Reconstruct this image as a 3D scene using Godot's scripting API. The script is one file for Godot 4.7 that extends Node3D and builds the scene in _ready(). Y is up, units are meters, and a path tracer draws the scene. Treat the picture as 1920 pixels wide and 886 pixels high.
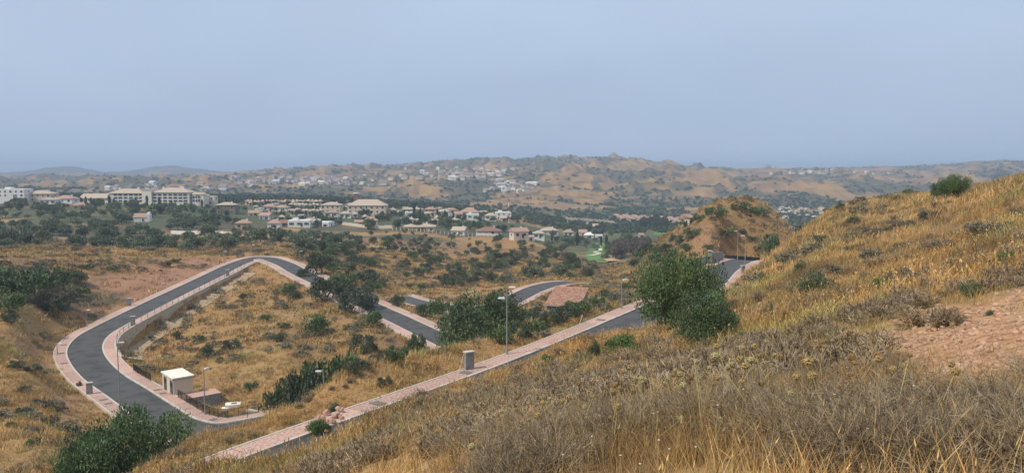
extends Node3D
# Dry hills above a valley: new roads with pink pavements, a village, far hills in haze.
# The eye is the origin; y up; metres.

const FPX := 1450.0          # focal length in pixels of the 1920 x 886 photograph
const PITCH := 0.08599       # camera looks down by this angle
const GA := 40.0             # ground grid: x = GA sinh(GB i)
const GB := 0.012
const GI := 455              # columns each side
const GJ := 500              # rows
const GW := 2 * GI + 1
const Z0 := 6.0

var rng := RandomNumberGenerator.new()
var nz := FastNoiseLite.new()
var fb := FastNoiseLite.new()
var rdg := FastNoiseLite.new()
var hgt := PackedFloat32Array()
var gx := PackedFloat32Array()
var gz := PackedFloat32Array()
var rlat := PackedFloat32Array()   # signed distance across the nearest road, 1e9 far from roads
var rdist := PackedFloat32Array()
var ry := PackedFloat32Array()
var rno := PackedInt32Array()
var rsm := PackedInt32Array()
var roads := []
var used := {}
var M := {}
var t0 := 0

# ------------------------------------------------------------------ helpers
func stage(s):
	print("%6.2f s  %s" % [(Time.get_ticks_msec() - t0) / 1000.0, s])

func px3(px, py, d) -> Vector3:      # photograph pixel + distance ahead -> point
	var a: float = (px - 960.0) / FPX
	var b: float = -(py - 443.0) / FPX
	var y: float = b * cos(PITCH) - sin(PITCH)
	var z: float = -b * sin(PITCH) - cos(PITCH)
	var s: float = d / -z
	return Vector3(a * s, y * s, -d)

func on_ground(px, d) -> Vector3:    # direction + distance, height from the ground it stands on
	var x: float = (px - 960.0) / FPX * d * 1.0
	return Vector3(x, gh(x, -d), -d)

func ss(a: float, b: float, x: float) -> float:
	var t := clampf((x - a) / (b - a), 0.0, 1.0)
	return t * t * (3.0 - 2.0 * t)

func numbered(n: String) -> String:
	if not used.has(n):
		used[n] = 0
		return n
	used[n] += 1
	return "%s_%03d" % [n, used[n]]

func tag(o, label := "", category := "", group := "", kind := ""):
	if label: o.set_meta("label", label)
	if category: o.set_meta("category", category)
	if group: o.set_meta("group", group)
	if kind: o.set_meta("kind", kind)
	return o

func thing(called: String, at: Vector3, turn: float, label: String, category: String, group := "") -> Node3D:
	var o := Node3D.new()
	o.name = numbered(called)
	add_child(o)
	o.position = at
	o.rotation.y = turn
	tag(o, label, category, group)
	return o

func put(mesh: Mesh, called: String, parent: Node, mat: Material = null, xf := Transform3D.IDENTITY) -> MeshInstance3D:
	var o := MeshInstance3D.new()
	o.name = numbered(called) if parent == self else called
	o.mesh = mesh
	if mat: o.material_override = mat
	o.transform = xf
	parent.add_child(o, true)
	return o

class MB:                            # collects faces for one mesh
	var v := PackedVector3Array()
	var n := PackedVector3Array()
	var c := PackedColorArray()
	var uv := PackedVector2Array()
	var col := Color(1, 1, 1)
	func tri(a: Vector3, b: Vector3, d: Vector3):    # counter-clockwise from outside
		var q := (b - a).cross(d - a).normalized()
		v.append(a); v.append(d); v.append(b)
		for k in 3:
			n.append(q); c.append(col)
	func trin(a, b, d, q):
		v.append(a); v.append(d); v.append(b)
		for k in 3:
			n.append(q); c.append(col)
	func quad(a: Vector3, b: Vector3, d: Vector3, e: Vector3):
		tri(a, b, d); tri(a, d, e)
	func box(ce: Vector3, si: Vector3, xf := Transform3D.IDENTITY):
		var h := si / 2
		var p := []
		for k in 8:
			p.append(xf * (ce + Vector3(h.x if k & 1 else -h.x, h.y if k & 2 else -h.y, h.z if k & 4 else -h.z)))
		quad(p[4], p[5], p[7], p[6]); quad(p[1], p[0], p[2], p[3])
		quad(p[5], p[1], p[3], p[7]); quad(p[0], p[4], p[6], p[2])
		quad(p[6], p[7], p[3], p[2]); quad(p[0], p[1], p[5], p[4])
	func tube(a: Vector3, b: Vector3, ra: float, rb: float, k := 6, cap := true):
		var w := (b - a).normalized()
		var s := w.cross(Vector3.RIGHT if absf(w.x) < 0.9 else Vector3.UP).normalized()
		var t := w.cross(s)
		for i in k:
			var f := TAU * i / k
			var g := TAU * (i + 1) / k
			var q1 := s * cos(f) + t * sin(f)
			var q2 := s * cos(g) + t * sin(g)
			quad(a + q1 * ra, a + q2 * ra, b + q2 * rb, b + q1 * rb)
			if cap: tri(b, b + q1 * rb, b + q2 * rb)
	func done() -> ArrayMesh:
		var m := ArrayMesh.new()
		var a := []
		a.resize(Mesh.ARRAY_MAX)
		a[Mesh.ARRAY_VERTEX] = v
		a[Mesh.ARRAY_NORMAL] = n
		a[Mesh.ARRAY_COLOR] = c
		if uv.size() == v.size(): a[Mesh.ARRAY_TEX_UV] = uv
		m.add_surface_from_arrays(Mesh.PRIMITIVE_TRIANGLES, a)
		return m

func mat(lin: Color, rough := 0.9, metal := 0.0) -> StandardMaterial3D:
	var m := StandardMaterial3D.new()
	m.albedo_color = lin.linear_to_srgb()
	m.roughness = rough
	m.metallic = metal
	return m

func vmat(rough := 0.95) -> StandardMaterial3D:
	var m := StandardMaterial3D.new()
	m.vertex_color_use_as_albedo = true
	m.roughness = rough
	return m

func grain(freq: float, lo: float, hi: float, sd: int, size := 512, oct := 4, warm := 0.0) -> ImageTexture:
	var n := FastNoiseLite.new()
	n.seed = sd
	n.frequency = freq
	n.fractal_octaves = oct
	var im := n.get_seamless_image(size, size)
	im.convert(Image.FORMAT_RGB8)
	for y in size:
		for x in size:
			var g := lo + (hi - lo) * im.get_pixel(x, y).r
			im.set_pixel(x, y, Color(g, g * (1.0 - warm * (1.0 - g)), g * (1.0 - 2.0 * warm * (1.0 - g))))
	return ImageTexture.create_from_image(im)

# ------------------------------------------------------------------ ground
# points of the ground: [pixel x, pixel y, metres ahead]
var SEEN := [
	# near hill
	[1920, 886, 3.5], [1600, 886, 3.8], [1300, 886, 4.2], [1000, 886, 6], [800, 892, 8.5], [600, 902, 13], [480, 915, 17],
	[1920, 800, 4.8], [1600, 800, 5.5], [1300, 800, 7], [1000, 800, 11.5], [800, 806, 18], [690, 816, 26],
	[1920, 700, 7], [1600, 700, 9.5], [1300, 700, 16], [1100, 700, 28], [960, 708, 37],
	[1920, 620, 9.7], [1700, 640, 12], [1500, 640, 18], [1300, 640, 32], [1200, 636, 48],
	[1920, 560, 14], [1700, 560, 21], [1500, 560, 35], [1400, 560, 52], [1330, 575, 68],
	[1920, 500, 22], [1700, 500, 33], [1550, 500, 48], [1430, 500, 84],
	[1920, 450, 30], [1750, 450, 46], [1600, 450, 66], [1490, 450, 98],
	[1920, 400, 42], [1800, 400, 58], [1650, 400, 80],
	[1560, 397, 110], [1620, 380, 104], [1700, 368, 95], [1780, 362, 84], [1850, 347, 76], [1920, 332, 70], [1450, 478, 118],
	# its edge over the road
	[560, 863, 23], [700, 790, 31], [800, 750, 35.5], [900, 712, 40], [1050, 652, 49], [1130, 632, 56], [1210, 610, 64],
	# bank beyond the road
	[300, 886, 46.5], [420, 812, 52.5], [520, 770, 56.5], [640, 707, 64], [760, 674, 70], [880, 645, 77], [1000, 606, 88], [1100, 573, 98], [1200, 546, 110],
	# left slope
	[0, 886, 62], [150, 886, 61], [0, 800, 76], [100, 800, 82], [0, 700, 97], [60, 640, 112], [0, 600, 122], [0, 540, 145], [120, 560, 152], [200, 540, 170], [0, 500, 168],
	[0, 469, 192], [100, 468, 204], [200, 467, 215], [290, 469, 222], [360, 474, 226], [420, 488, 222], [250, 510, 190], [300, 520, 188], [350, 500, 204],
	# knoll inside the road loop
	[480, 764, 97], [450, 690, 113], [600, 650, 124], [600, 560, 163], [470, 512, 205], [450, 635, 132], [470, 570, 163], [510, 500, 208], [700, 690, 102], [560, 720, 100], [330, 650, 131], [290, 685, 119], [400, 590, 156], [700, 630, 128], [520, 575, 158], [400, 720, 109],
	# far side of the valley
	[640, 500, 240], [700, 470, 290], [850, 540, 208], [1000, 500, 270], [1090, 490, 300], [900, 455, 370], [1000, 455, 360], [760, 452, 350], [800, 440, 395], [930, 445, 400], [640, 470, 300], [760, 520, 230], [950, 530, 215],
	[1100, 520, 215], [1200, 520, 200], [1060, 545, 172], [1150, 540, 175], [1180, 515, 225],
	# grove on the left, village
	[100, 440, 330], [100, 400, 450], [0, 388, 520], [250, 462, 300], [400, 440, 360], [300, 405, 470], [300, 386, 560], [500, 450, 330], [600, 425, 430], [600, 402, 540], [520, 385, 640], [700, 425, 450], [850, 440, 425], [800, 405, 560], [960, 445, 440],
	# golf course and valley floor
	[1120, 478, 430], [1110, 494, 385], [1130, 458, 520], [1050, 470, 440], [1100, 436, 620], [1000, 430, 560], [1180, 475, 420], [1230, 440, 600], [1200, 415, 880], [1100, 405, 950], [1260, 410, 900],
	# mound beside the road
	[1370, 383, 232], [1345, 388, 231], [1395, 387, 231], [1320, 402, 230], [1270, 436, 236], [1220, 463, 250], [1430, 402, 229], [1465, 428, 228], [1300, 480, 205], [1380, 450, 212], [1170, 500, 265], [1440, 470, 190],
	# skyline
	[620, 317, 3000], [740, 315, 3000], [830, 307, 3000], [900, 304, 3000], [1030, 299, 3000], [1150, 301, 3000], [1230, 308, 3000], [1300, 319, 3100], [1380, 324, 3300], [1500, 319, 3600], [1650, 316, 3600], [1780, 311, 3500], [1920, 303, 3400],
	[0, 327, 5000], [60, 322, 5000], [130, 313, 5000], [200, 326, 5000], [310, 313, 5000], [400, 323, 4800], [500, 323, 4200],
]
# points that the photograph hides: [pixel x, height, metres ahead]
var HID := [
	[-300, -2.0, 2], [400, -1.75, 2], [1000, -1.6, 2], [1920, -1.4, 2], [2400, -1.3, 2],
	[0, -2.4, 4], [0, -4.4, 8], [0, -10.5, 20], [-300, -5.5, 8], [-300, -12.5, 19], [300, -9, 22], [100, -12, 25],
	[78, -17, 36], [-300, -17.2, 30], [-300, -18, 45], [-100, -18, 44],
	[300, -26.5, 63], [420, -28.5, 73], [520, -28.8, 78], [640, -27.5, 86], [760, -27.5, 92], [880, -27, 102], [1000, -26, 115], [1100, -25, 130], [1200, -23, 142], [150, -26, 58], [-100, -26, 62], [-300, -25, 62],
	[-300, -22, 130], [-300, -18, 190], [-300, -26, 320], [-300, -24, 560],
	[243, -31.6, 133.5], [309, -30.4, 151.5], [394, -28.7, 179], [225, -31.8, 122], [290, -31.5, 128],
	[420, -21.5, 58], [520, -21.8, 63], [640, -21.5, 70.5], [760, -21.5, 77], [880, -21, 85],
	[366, -32.3, 97.5], [395, -32.2, 95.5], [430, -32.0, 95], [385, -32.2, 101], [352, -32.0, 104],
	[1130, -43.5, 345], [1165, -42, 335], [1100, -41.5, 352],
	[200, -29, 262], [0, -27, 255], [350, -29.5, 268],
	[1920, -12, 130], [1700, -22, 165], [1560, -27, 180], [2250, -4, 150], [2250, 1.5, 70], [2250, -1.5, 30], [2250, -1.4, 8],
	[1500, -40, 330], [1370, -33, 310], [1600, -45, 420], [1900, -40, 420], [2250, -38, 420], [1300, -45, 380], [1600, -55, 800], [1900, -52, 800], [2250, -45, 800], [1400, -54, 700],
	[-300, -28, 1100], [0, -35, 1100], [300, -38, 1100], [600, -45, 1100], [800, -50, 1100], [1000, -52, 1150], [1200, -58, 1150], [1400, -58, 1100], [1700, -57, 1100], [2000, -50, 1100], [2300, -40, 1100],
	[200, -26, 700], [400, -27, 720], [600, -28, 740], [800, -34, 720], [0, -25, 700],
	[-300, -42, 1800], [0, -48, 1800], [300, -48, 1800], [600, -43, 1750], [800, -37, 1700], [1000, -35, 1700], [1150, -37, 1700], [1300, -44, 1700], [1500, -50, 1800], [1700, -50, 1800], [1920, -42, 1800], [2300, -30, 1800],
	[-300, -40, 2600], [0, -45, 2600], [300, -44, 2600], [500, -30, 2500], [650, -22, 2400], [800, -12, 2400], [900, -6, 2400], [1000, -3, 2350], [1150, -2, 2350], [1300, -18, 2400], [1450, -28, 2500], [1600, -25, 2500], [1750, -22, 2500], [1920, -8, 2500], [2300, 0, 2500],
	[-300, -20, 5000], [2300, 30, 3500], [0, -55, 3600], [300, -52, 3600],
	[0, -160, 6800], [500, -160, 6800], [1000, -120, 5000], [1500, -140, 5500], [2000, -120, 5500], [1000, -200, 6800], [-300, -150, 6800], [2300, -150, 6800],
]

const LU := 97
const LV := 142
const UMAX := 1.2
const VMIN := 0.4
const VSTEP := 0.06
var lat := PackedFloat32Array()

func make_lattice():
	var U := PackedFloat64Array()
	var V := PackedFloat64Array()
	var T := PackedFloat64Array()
	for s in SEEN:
		var p := px3(s[0], s[1], s[2])
		U.append(p.x / s[2] * 4.0); V.append(log(s[2])); T.append(p.y / s[2])
	for s in HID:
		U.append((s[0] - 960.0) / FPX * 4.0); V.append(log(s[2])); T.append(s[1] / float(s[2]))
	for r in roads:
		for k in range(0, r.key.size()):
			var p: Vector3 = r.key[k]
			U.append(p.x / -p.z * 4.0); V.append(log(-p.z)); T.append(p.y / -p.z)
	var n := U.size()
	var m := n + 3
	var A := []
	for i in n:
		var row := PackedFloat64Array()
		row.resize(m + 1)
		for j in n:
			var r2 := (U[i] - U[j]) ** 2 + (V[i] - V[j]) ** 2
			row[j] = r2 * log(r2 + 1e-9) if i != j else 0.0015
		row[n] = 1.0; row[n + 1] = U[i]; row[n + 2] = V[i]; row[m] = T[i]
		A.append(row)
	for k in 3:
		var row := PackedFloat64Array()
		row.resize(m + 1)
		for j in n:
			row[j] = 1.0 if k == 0 else (U[j] if k == 1 else V[j])
		A.append(row)
	for k in m:
		var best := k
		for i in range(k + 1, m):
			if absf(A[i][k]) > absf(A[best][k]): best = i
		var sw = A[k]; A[k] = A[best]; A[best] = sw
		var pk: PackedFloat64Array = A[k]
		for i in range(k + 1, m):
			var ri: PackedFloat64Array = A[i]
			var f := ri[k] / pk[k]
			if f == 0.0: continue
			for j in range(k, m + 1):
				ri[j] -= f * pk[j]
			A[i] = ri
	var W := PackedFloat64Array()
	W.resize(m)
	for k in range(m - 1, -1, -1):
		var s: float = A[k][m]
		for j in range(k + 1, m):
			s -= A[k][j] * W[j]
		W[k] = s / A[k][k]
	lat.resize(LU * LV)
	for b in LV:
		var v := VMIN + b * VSTEP
		for a in LU:
			var u := (-UMAX + 2.0 * UMAX * a / (LU - 1)) * 4.0
			var s := W[n] + W[n + 1] * u + W[n + 2] * v
			for j in n:
				var r2 := (u - U[j]) ** 2 + (v - V[j]) ** 2
				s += W[j] * r2 * log(r2 + 1e-9)
			lat[b * LU + a] = s

func cub(p0: float, p1: float, p2: float, p3: float, t: float) -> float:
	return p1 + 0.5 * t * (p2 - p0 + t * (2.0 * p0 - 5.0 * p1 + 4.0 * p2 - p3 + t * (3.0 * (p1 - p2) + p3 - p0)))

func base_height(x: float, d: float) -> float:
	d = maxf(d, 1.6)
	var u := clampf(x / d, -UMAX, UMAX)
	var a := clampf((u + UMAX) / (2.0 * UMAX) * (LU - 1), 1.0, LU - 2.001)
	var b := clampf((log(d) - VMIN) / VSTEP, 1.0, LV - 2.001)
	var i := int(a)
	var j := int(b)
	var fa := a - i
	var q := (j - 1) * LU + i - 1
	var r0 := cub(lat[q], lat[q + 1], lat[q + 2], lat[q + 3], fa); q += LU
	var r1 := cub(lat[q], lat[q + 1], lat[q + 2], lat[q + 3], fa); q += LU
	var r2 := cub(lat[q], lat[q + 1], lat[q + 2], lat[q + 3], fa); q += LU
	var r3 := cub(lat[q], lat[q + 1], lat[q + 2], lat[q + 3], fa)
	return cub(r0, r1, r2, r3, b - j) * d

func gi(x: float) -> float:
	return asinh(x / GA) / GB + GI
func gj(z: float) -> float:
	return asinh((Z0 - z) / GA) / GB

func gh(x: float, z: float) -> float:         # height of the finished ground
	var a := clampf(gi(x), 0.0, GW - 1.001)
	var b := clampf(gj(z), 0.0, GJ - 1.001)
	var i := int(a)
	var j := int(b)
	var fa := (x - gx[i]) / (gx[i + 1] - gx[i])
	var fb_ := (z - gz[j]) / (gz[j + 1] - gz[j])
	var q := j * GW + i
	return lerpf(lerpf(hgt[q], hgt[q + 1], fa), lerpf(hgt[q + GW], hgt[q + GW + 1], fa), fb_)

func gnormal(x: float, z: float, e: float) -> Vector3:
	return Vector3(gh(x - e, z) - gh(x + e, z), 2.0 * e, gh(x, z - e) - gh(x, z + e)).normalized()

func road_gap(x: float, z: float) -> float:   # metres outside the edge of the nearest pavement (negative on the road)
	var i := int(clampf(gi(x) + 0.5, 0, GW - 1))
	var j := int(clampf(gj(z) + 0.5, 0, GJ - 1))
	var q := j * GW + i
	if rdist[q] > 1e8: return 1e9
	var r = roads[rno[q]]
	return rdist[q] - (r.half + (r.sr if rlat[q] > 0 else r.sl))

# ------------------------------------------------------------------ roads
func add_road(called, key: Array, half: float, sl: float, sr: float, bl: float, br: float, label, wall := []):
	var p := []
	var n := key.size()
	for k in n - 1:
		var a: Vector3 = key[maxi(k - 1, 0)]
		var b: Vector3 = key[k]
		var c: Vector3 = key[k + 1]
		var d: Vector3 = key[mini(k + 2, n - 1)]
		var steps := maxi(2, int(b.distance_to(c)))
		for s in steps:
			p.append(b.cubic_interpolate(c, a, d, s / float(steps)))
	p.append(key[n - 1])
	for it in 3:                               # soften
		var q := p.duplicate()
		for k in range(1, p.size() - 1):
			q[k] = (p[k - 1] + 2.0 * p[k] + p[k + 1]) / 4.0
		p = q
	if wall:
		var at := []
		for w in wall:
			var best := 0
			for k in p.size():
				if p[k].distance_to(key[w]) < p[best].distance_to(key[w]): best = k
			at.append(best)
		wall = at
	var rt := []
	for k in p.size():
		var t: Vector3 = p[mini(k + 1, p.size() - 1)] - p[maxi(k - 1, 0)]
		t.y = 0
		t = t.normalized()
		rt.append(Vector3(-t.z, 0, t.x))
	roads.append({"called": called, "key": key, "p": p, "rt": rt, "half": half, "sl": sl, "sr": sr, "bl": bl, "br": br, "label": label, "wall": wall})

func lay_roads():
	rdist.resize(GW * GJ); rdist.fill(1e9)
	rlat.resize(GW * GJ); ry.resize(GW * GJ); rno.resize(GW * GJ); rsm.resize(GW * GJ)
	for k in roads.size():
		var r = roads[k]
		var reach: float = r.half + maxf(r.sl + r.bl, r.sr + r.br)
		for s in r.p.size():
			var p: Vector3 = r.p[s]
			var i0 := maxi(0, int(gi(p.x - reach)))
			var i1 := mini(GW - 1, int(gi(p.x + reach)) + 1)
			var j0 := maxi(0, int(gj(p.z + reach)))
			var j1 := mini(GJ - 1, int(gj(p.z - reach)) + 1)
			for j in range(j0, j1 + 1):
				for i in range(i0, i1 + 1):
					var dx := gx[i] - p.x
					var dz := gz[j] - p.z
					var di := sqrt(dx * dx + dz * dz)
					var q := j * GW + i
					if di < rdist[q] and di < reach + 1.0:
						rdist[q] = di
						rlat[q] = dx * r.rt[s].x + dz * r.rt[s].z
						ry[q] = p.y
						rno[q] = k
						rsm[q] = s

func make_ground():
	gx.resize(GW)
	gz.resize(GJ)
	for i in GW: gx[i] = GA * sinh(GB * (i - GI))
	for j in GJ: gz[j] = Z0 - GA * sinh(GB * j)
	lay_roads()
	stage("roads laid")
	hgt.resize(GW * GJ)
	for j in GJ:
		var z := gz[j]
		var d := maxf(-z, 1.6)
		var a1 := 0.10 * minf(d / 20.0, 1.0)
		var a2 := 0.7 * minf(d / 200.0, 1.0)
		var a3 := 34.0 * ss(900, 1900, d) * (1.0 - 0.6 * ss(2500, 3100, d))
		for i in GW:
			var x := gx[i]
			var q := j * GW + i
			var h := base_height(x, d)
			if d < 900: h += a1 * nz.get_noise_2d(x * 0.25, z * 0.25) + a2 * fb.get_noise_2d(x * 0.03, z * 0.03)
			if a3 > 0.0:
				h += a3 * (rdg.get_noise_2d(x * 0.0021, z * 0.0021) + 0.34 * rdg.get_noise_2d(x * 0.0062 + 7.0, z * 0.0062) + 0.3 * fb.get_noise_2d(x * 0.009, z * 0.009) - 0.05)
			if rdist[q] < 1e8:
				var r = roads[rno[q]]
				var right := rlat[q] > 0
				var e: float = rdist[q] - r.half - (r.sr if right else r.sl)
				if e < 0.5: h = ry[q] - 0.3
				else:
					var bw: float = (4.0 if r.wall else r.br) if right else r.bl
					if right and r.wall and rsm[q] > r.wall[0] and rsm[q] < r.wall[1]: bw = 1.2
					h = lerpf(ry[q] - 0.03, h, ss(0.5, bw, e))
					if bw == 1.2:
						var f: float = float(rsm[q] - r.wall[0]) / (r.wall[1] - r.wall[0])
						var drop: float = 2.9 * ss(0.0, 0.12, f) * (1.0 - 0.65 * ss(0.2, 1.0, f))
						h = lerpf(minf(h, ry[q] - drop), h, ss(4.5, 11.0, e))
			hgt[q] = h
	stage("heights")

# patches of the ground: [pixel x, pixel y or 0, metres ahead, half width, half depth, kind, strength]
var PATCH := [
	[1500, 0, 40, 70, 75, "dry", 1.0], [1650, 0, 90, 50, 60, "dry", 1.0], [800, 0, 50, 40, 40, "dry", 1.0], [500, 0, 140, 45, 75, "dry", 1.0], [100, 0, 140, 45, 90, "dry", 1.0], [0, 0, 60, 40, 50, "dry", 1.0], [1000, 0, 150, 60, 70, "dry", 0.9], [850, 0, 290, 90, 70, "dry", 0.75], [1000, 0, 360, 50, 60, "dry", 0.9], [1370, 0, 215, 40, 40, "dry", 0.9],
	[600, 0, 560, 230, 110, "green", 0.55], [900, 0, 520, 90, 70, "green", 0.55], [250, 0, 500, 140, 90, "green", 0.5],
	[100, 0, 5000, 2200, 1100, "scrub", 0.8], [1300, 0, 900, 200, 180, "green", 0.6], [800, 0, 950, 260, 160, "green", 0.5],
	[330, 0, 190, 16, 26, "red", 0.9], [250, 0, 172, 14, 16, "red", 0.8], [400, 0, 212, 12, 14, "red", 0.9], [150, 0, 150, 12, 10, "red", 0.7], [60, 0, 118, 7, 10, "red", 0.55], [90, 0, 95, 5, 10, "red", 0.5], [165, 0, 84, 4, 8, "red", 0.6],
	[60, 0, 152, 14, 20, "scrub", 0.9], [0, 0, 140, 10, 14, "scrub", 0.8], [20, 0, 165, 12, 10, "scrub", 0.6],
	[1860, 0, 11, 2.6, 3.2, "dirt", 1.0], [1960, 0, 9, 1.9, 2.6, "dirt", 1.0], [1900, 0, 14, 2, 2.5, "dirt", 0.9], [1925, 0, 7.4, 1.1, 1.3, "dirt", 1.0], [1790, 0, 11, 1.3, 2.2, "dirt", 1.0], [1890, 0, 60, 6, 12, "dirt", 0.45],
	[850, 0, 186, 10, 5, "dirt", 0.9], [900, 0, 195, 8, 4, "dirt", 0.8], [1080, 0, 230, 9, 4, "dirt", 0.7], [800, 0, 205, 10, 5, "gold", 0.8],
	[1150, 0, 225, 16, 10, "red", 0.5], [1360, 0, 205, 15, 14, "red", 0.5],
	[900, 0, 400, 45, 12, "orange", 0.9], [950, 0, 375, 30, 14, "orange", 0.7], [1000, 0, 345, 20, 16, "orange", 0.7], [1050, 0, 320, 16, 10, "orange", 0.7], [750, 0, 405, 20, 6, "orange", 0.8], [400, 0, 380, 30, 14, "orange", 0.5], [700, 0, 300, 16, 20, "gold", 0.6],
	[430, 0, 122, 14, 9, "gold", 0.5], [350, 0, 131, 9, 8, "orange", 0.8], [320, 0, 150, 8, 14, "orange", 0.7], [560, 0, 185, 20, 18, "orange", 0.5],
	[1000, 0, 470, 60, 40, "green", 0.7], [300, 0, 430, 45, 40, "green", 0.5], [1160, 0, 560, 60, 60, "green", 0.8], [1240, 0, 640, 70, 50, "green", 0.8],
	[1080, 0, 330, 25, 25, "scrub", 0.5], [1210, 0, 255, 8, 20, "scrub", 0.7],
	[700, 0, 66, 8, 4, "orange", 0.6], [560, 0, 56, 6, 4, "orange", 0.6], [900, 0, 75, 7, 5, "orange", 0.4],
]
var COLS := {"red": Color(0.39, 0.205, 0.125), "scrub": Color(0.075, 0.075, 0.045), "dirt": Color(0.47, 0.265, 0.13), "gold": Color(0.42, 0.265, 0.10), "orange": Color(0.38, 0.21, 0.075), "green": Color(0.07, 0.10, 0.035)}

func wooded(x: float, z: float) -> float:     # how much low scrub covers the ground here
	return ss(-0.13, 0.15, fb.get_noise_2d(x * 0.0034 + 5.0, z * 0.0034) + 0.8 * fb.get_noise_2d(x * 0.02, z * 0.02 + 3.0) + 0.06)

func ground_colors() -> PackedColorArray:
	var c := PackedColorArray()
	c.resize(GW * GJ)
	var gold := Color(0.37, 0.215, 0.077)
	var straw := Color(0.41, 0.265, 0.11)
	var brown := Color(0.215, 0.13, 0.064)
	var scrub := Color(0.075, 0.082, 0.045)
	var dry := PackedColorArray()
	dry.resize(GW * GJ)
	for j in GJ:
		var z := gz[j]
		for i in GW:
			var x := gx[i]
			var a := fb.get_noise_2d(x * 0.05 + 31.0, z * 0.05)
			var b := fb.get_noise_2d(x * 0.012, z * 0.012 + 77.0)
			var k := gold.lerp(straw, clampf(0.5 + 1.1 * a, 0, 1)).lerp(brown, clampf(0.34 + 1.0 * b - 0.5 * a, 0, 0.8))
			dry[j * GW + i] = k
			c[j * GW + i] = k.lerp(scrub, 0.88 * wooded(x, z))
	for p in PATCH:
		var cx: float = (p[0] - 960.0) / FPX * p[2]
		var cz: float = -p[2]
		var i0 := maxi(0, int(gi(cx - 1.6 * p[3])))
		var i1 := mini(GW - 1, int(gi(cx + 1.6 * p[3])) + 1)
		var j0 := maxi(0, int(gj(cz + 1.6 * p[4])))
		var j1 := mini(GJ - 1, int(gj(cz - 1.6 * p[4])) + 1)
		var to: Color = COLS.get(p[5], gold)
		var fr: float = 1.6 / sqrt(p[3] * p[4])
		for j in range(j0, j1 + 1):
			for i in range(i0, i1 + 1):
				var rr := sqrt(((gx[i] - cx) / p[3]) ** 2 + ((gz[j] - cz) / p[4]) ** 2)
				rr += 0.55 * fb.get_noise_2d(gx[i] * fr + cx, gz[j] * fr) + 0.25 * nz.get_noise_2d(gx[i] * fr * 4.0, gz[j] * fr * 4.0)
				var f: float = p[6] * (1.0 - ss(0.65, 1.05, rr))
				if f > 0.0:
					var q := j * GW + i
					c[q] = c[q].lerp(dry[q] if p[5] == "dry" else to, f)
	return c

func ground_mesh():
	var v := PackedVector3Array()
	var n := PackedVector3Array()
	v.resize(GW * GJ)
	n.resize(GW * GJ)
	for j in GJ:
		for i in GW:
			var q := j * GW + i
			v[q] = Vector3(gx[i], hgt[q], gz[j])
			var ia := maxi(i - 1, 0)
			var ib := mini(i + 1, GW - 1)
			var ja := maxi(j - 1, 0)
			var jb := mini(j + 1, GJ - 1)
			n[q] = Vector3(-(hgt[j * GW + ib] - hgt[j * GW + ia]) / (gx[ib] - gx[ia]), 1.0, -(hgt[jb * GW + i] - hgt[ja * GW + i]) / (gz[jb] - gz[ja])).normalized()
	var idx := PackedInt32Array()
	idx.resize((GW - 1) * (GJ - 1) * 6)
	var k := 0
	for j in GJ - 1:
		for i in GW - 1:
			var q := j * GW + i
			idx[k] = q; idx[k + 1] = q + GW; idx[k + 2] = q + 1
			idx[k + 3] = q + 1; idx[k + 4] = q + GW; idx[k + 5] = q + GW + 1
			k += 6
	var a := []
	a.resize(Mesh.ARRAY_MAX)
	a[Mesh.ARRAY_VERTEX] = v
	a[Mesh.ARRAY_NORMAL] = n
	a[Mesh.ARRAY_COLOR] = ground_colors()
	a[Mesh.ARRAY_INDEX] = idx
	var m := ArrayMesh.new()
	m.add_surface_from_arrays(Mesh.PRIMITIVE_TRIANGLES, a)
	tag(put(m, "ground", self, M.ground), "", "", "", "structure")

func strip(p: Array, rt: Array, k0: int, k1: int, l: float, r: float, yl: float, yr: float) -> ArrayMesh:   # a band along a road between two offsets
	var mb := MB.new()
	for k in range(k0, k1):
		mb.quad(p[k] + rt[k] * l + Vector3(0, yl, 0), p[k] + rt[k] * r + Vector3(0, yr, 0), p[k + 1] + rt[k + 1] * r + Vector3(0, yr, 0), p[k + 1] + rt[k + 1] * l + Vector3(0, yl, 0))
	return mb.done()

func slab(p: Array, rt: Array, k0: int, k1: int, l: float, r: float, lo: float, hi: float, g := 0.0) -> ArrayMesh:   # the same with sides; g: gap at both ends
	var mb := MB.new()
	for k in range(k0, k1):
		var pa: Vector3 = p[k]
		var pb: Vector3 = p[k + 1]
		if k == k0: pa = pa.lerp(pb, g)
		if k == k1 - 1: pb = pb.lerp(pa, g)
		var a: Vector3 = pa + rt[k] * l
		var b: Vector3 = pa + rt[k] * r
		var c: Vector3 = pb + rt[k + 1] * r
		var d: Vector3 = pb + rt[k + 1] * l
		var H := Vector3(0, hi, 0)
		var L := Vector3(0, lo, 0)
		mb.quad(a + H, b + H, c + H, d + H)
		mb.quad(b + L, c + L, c + H, b + H)
		mb.quad(d + L, a + L, a + H, d + H)
		if k == k0: mb.quad(a + L, b + L, b + H, a + H)
		if k == k1 - 1: mb.quad(c + L, d + L, d + H, c + H)
	return mb.done()

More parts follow.
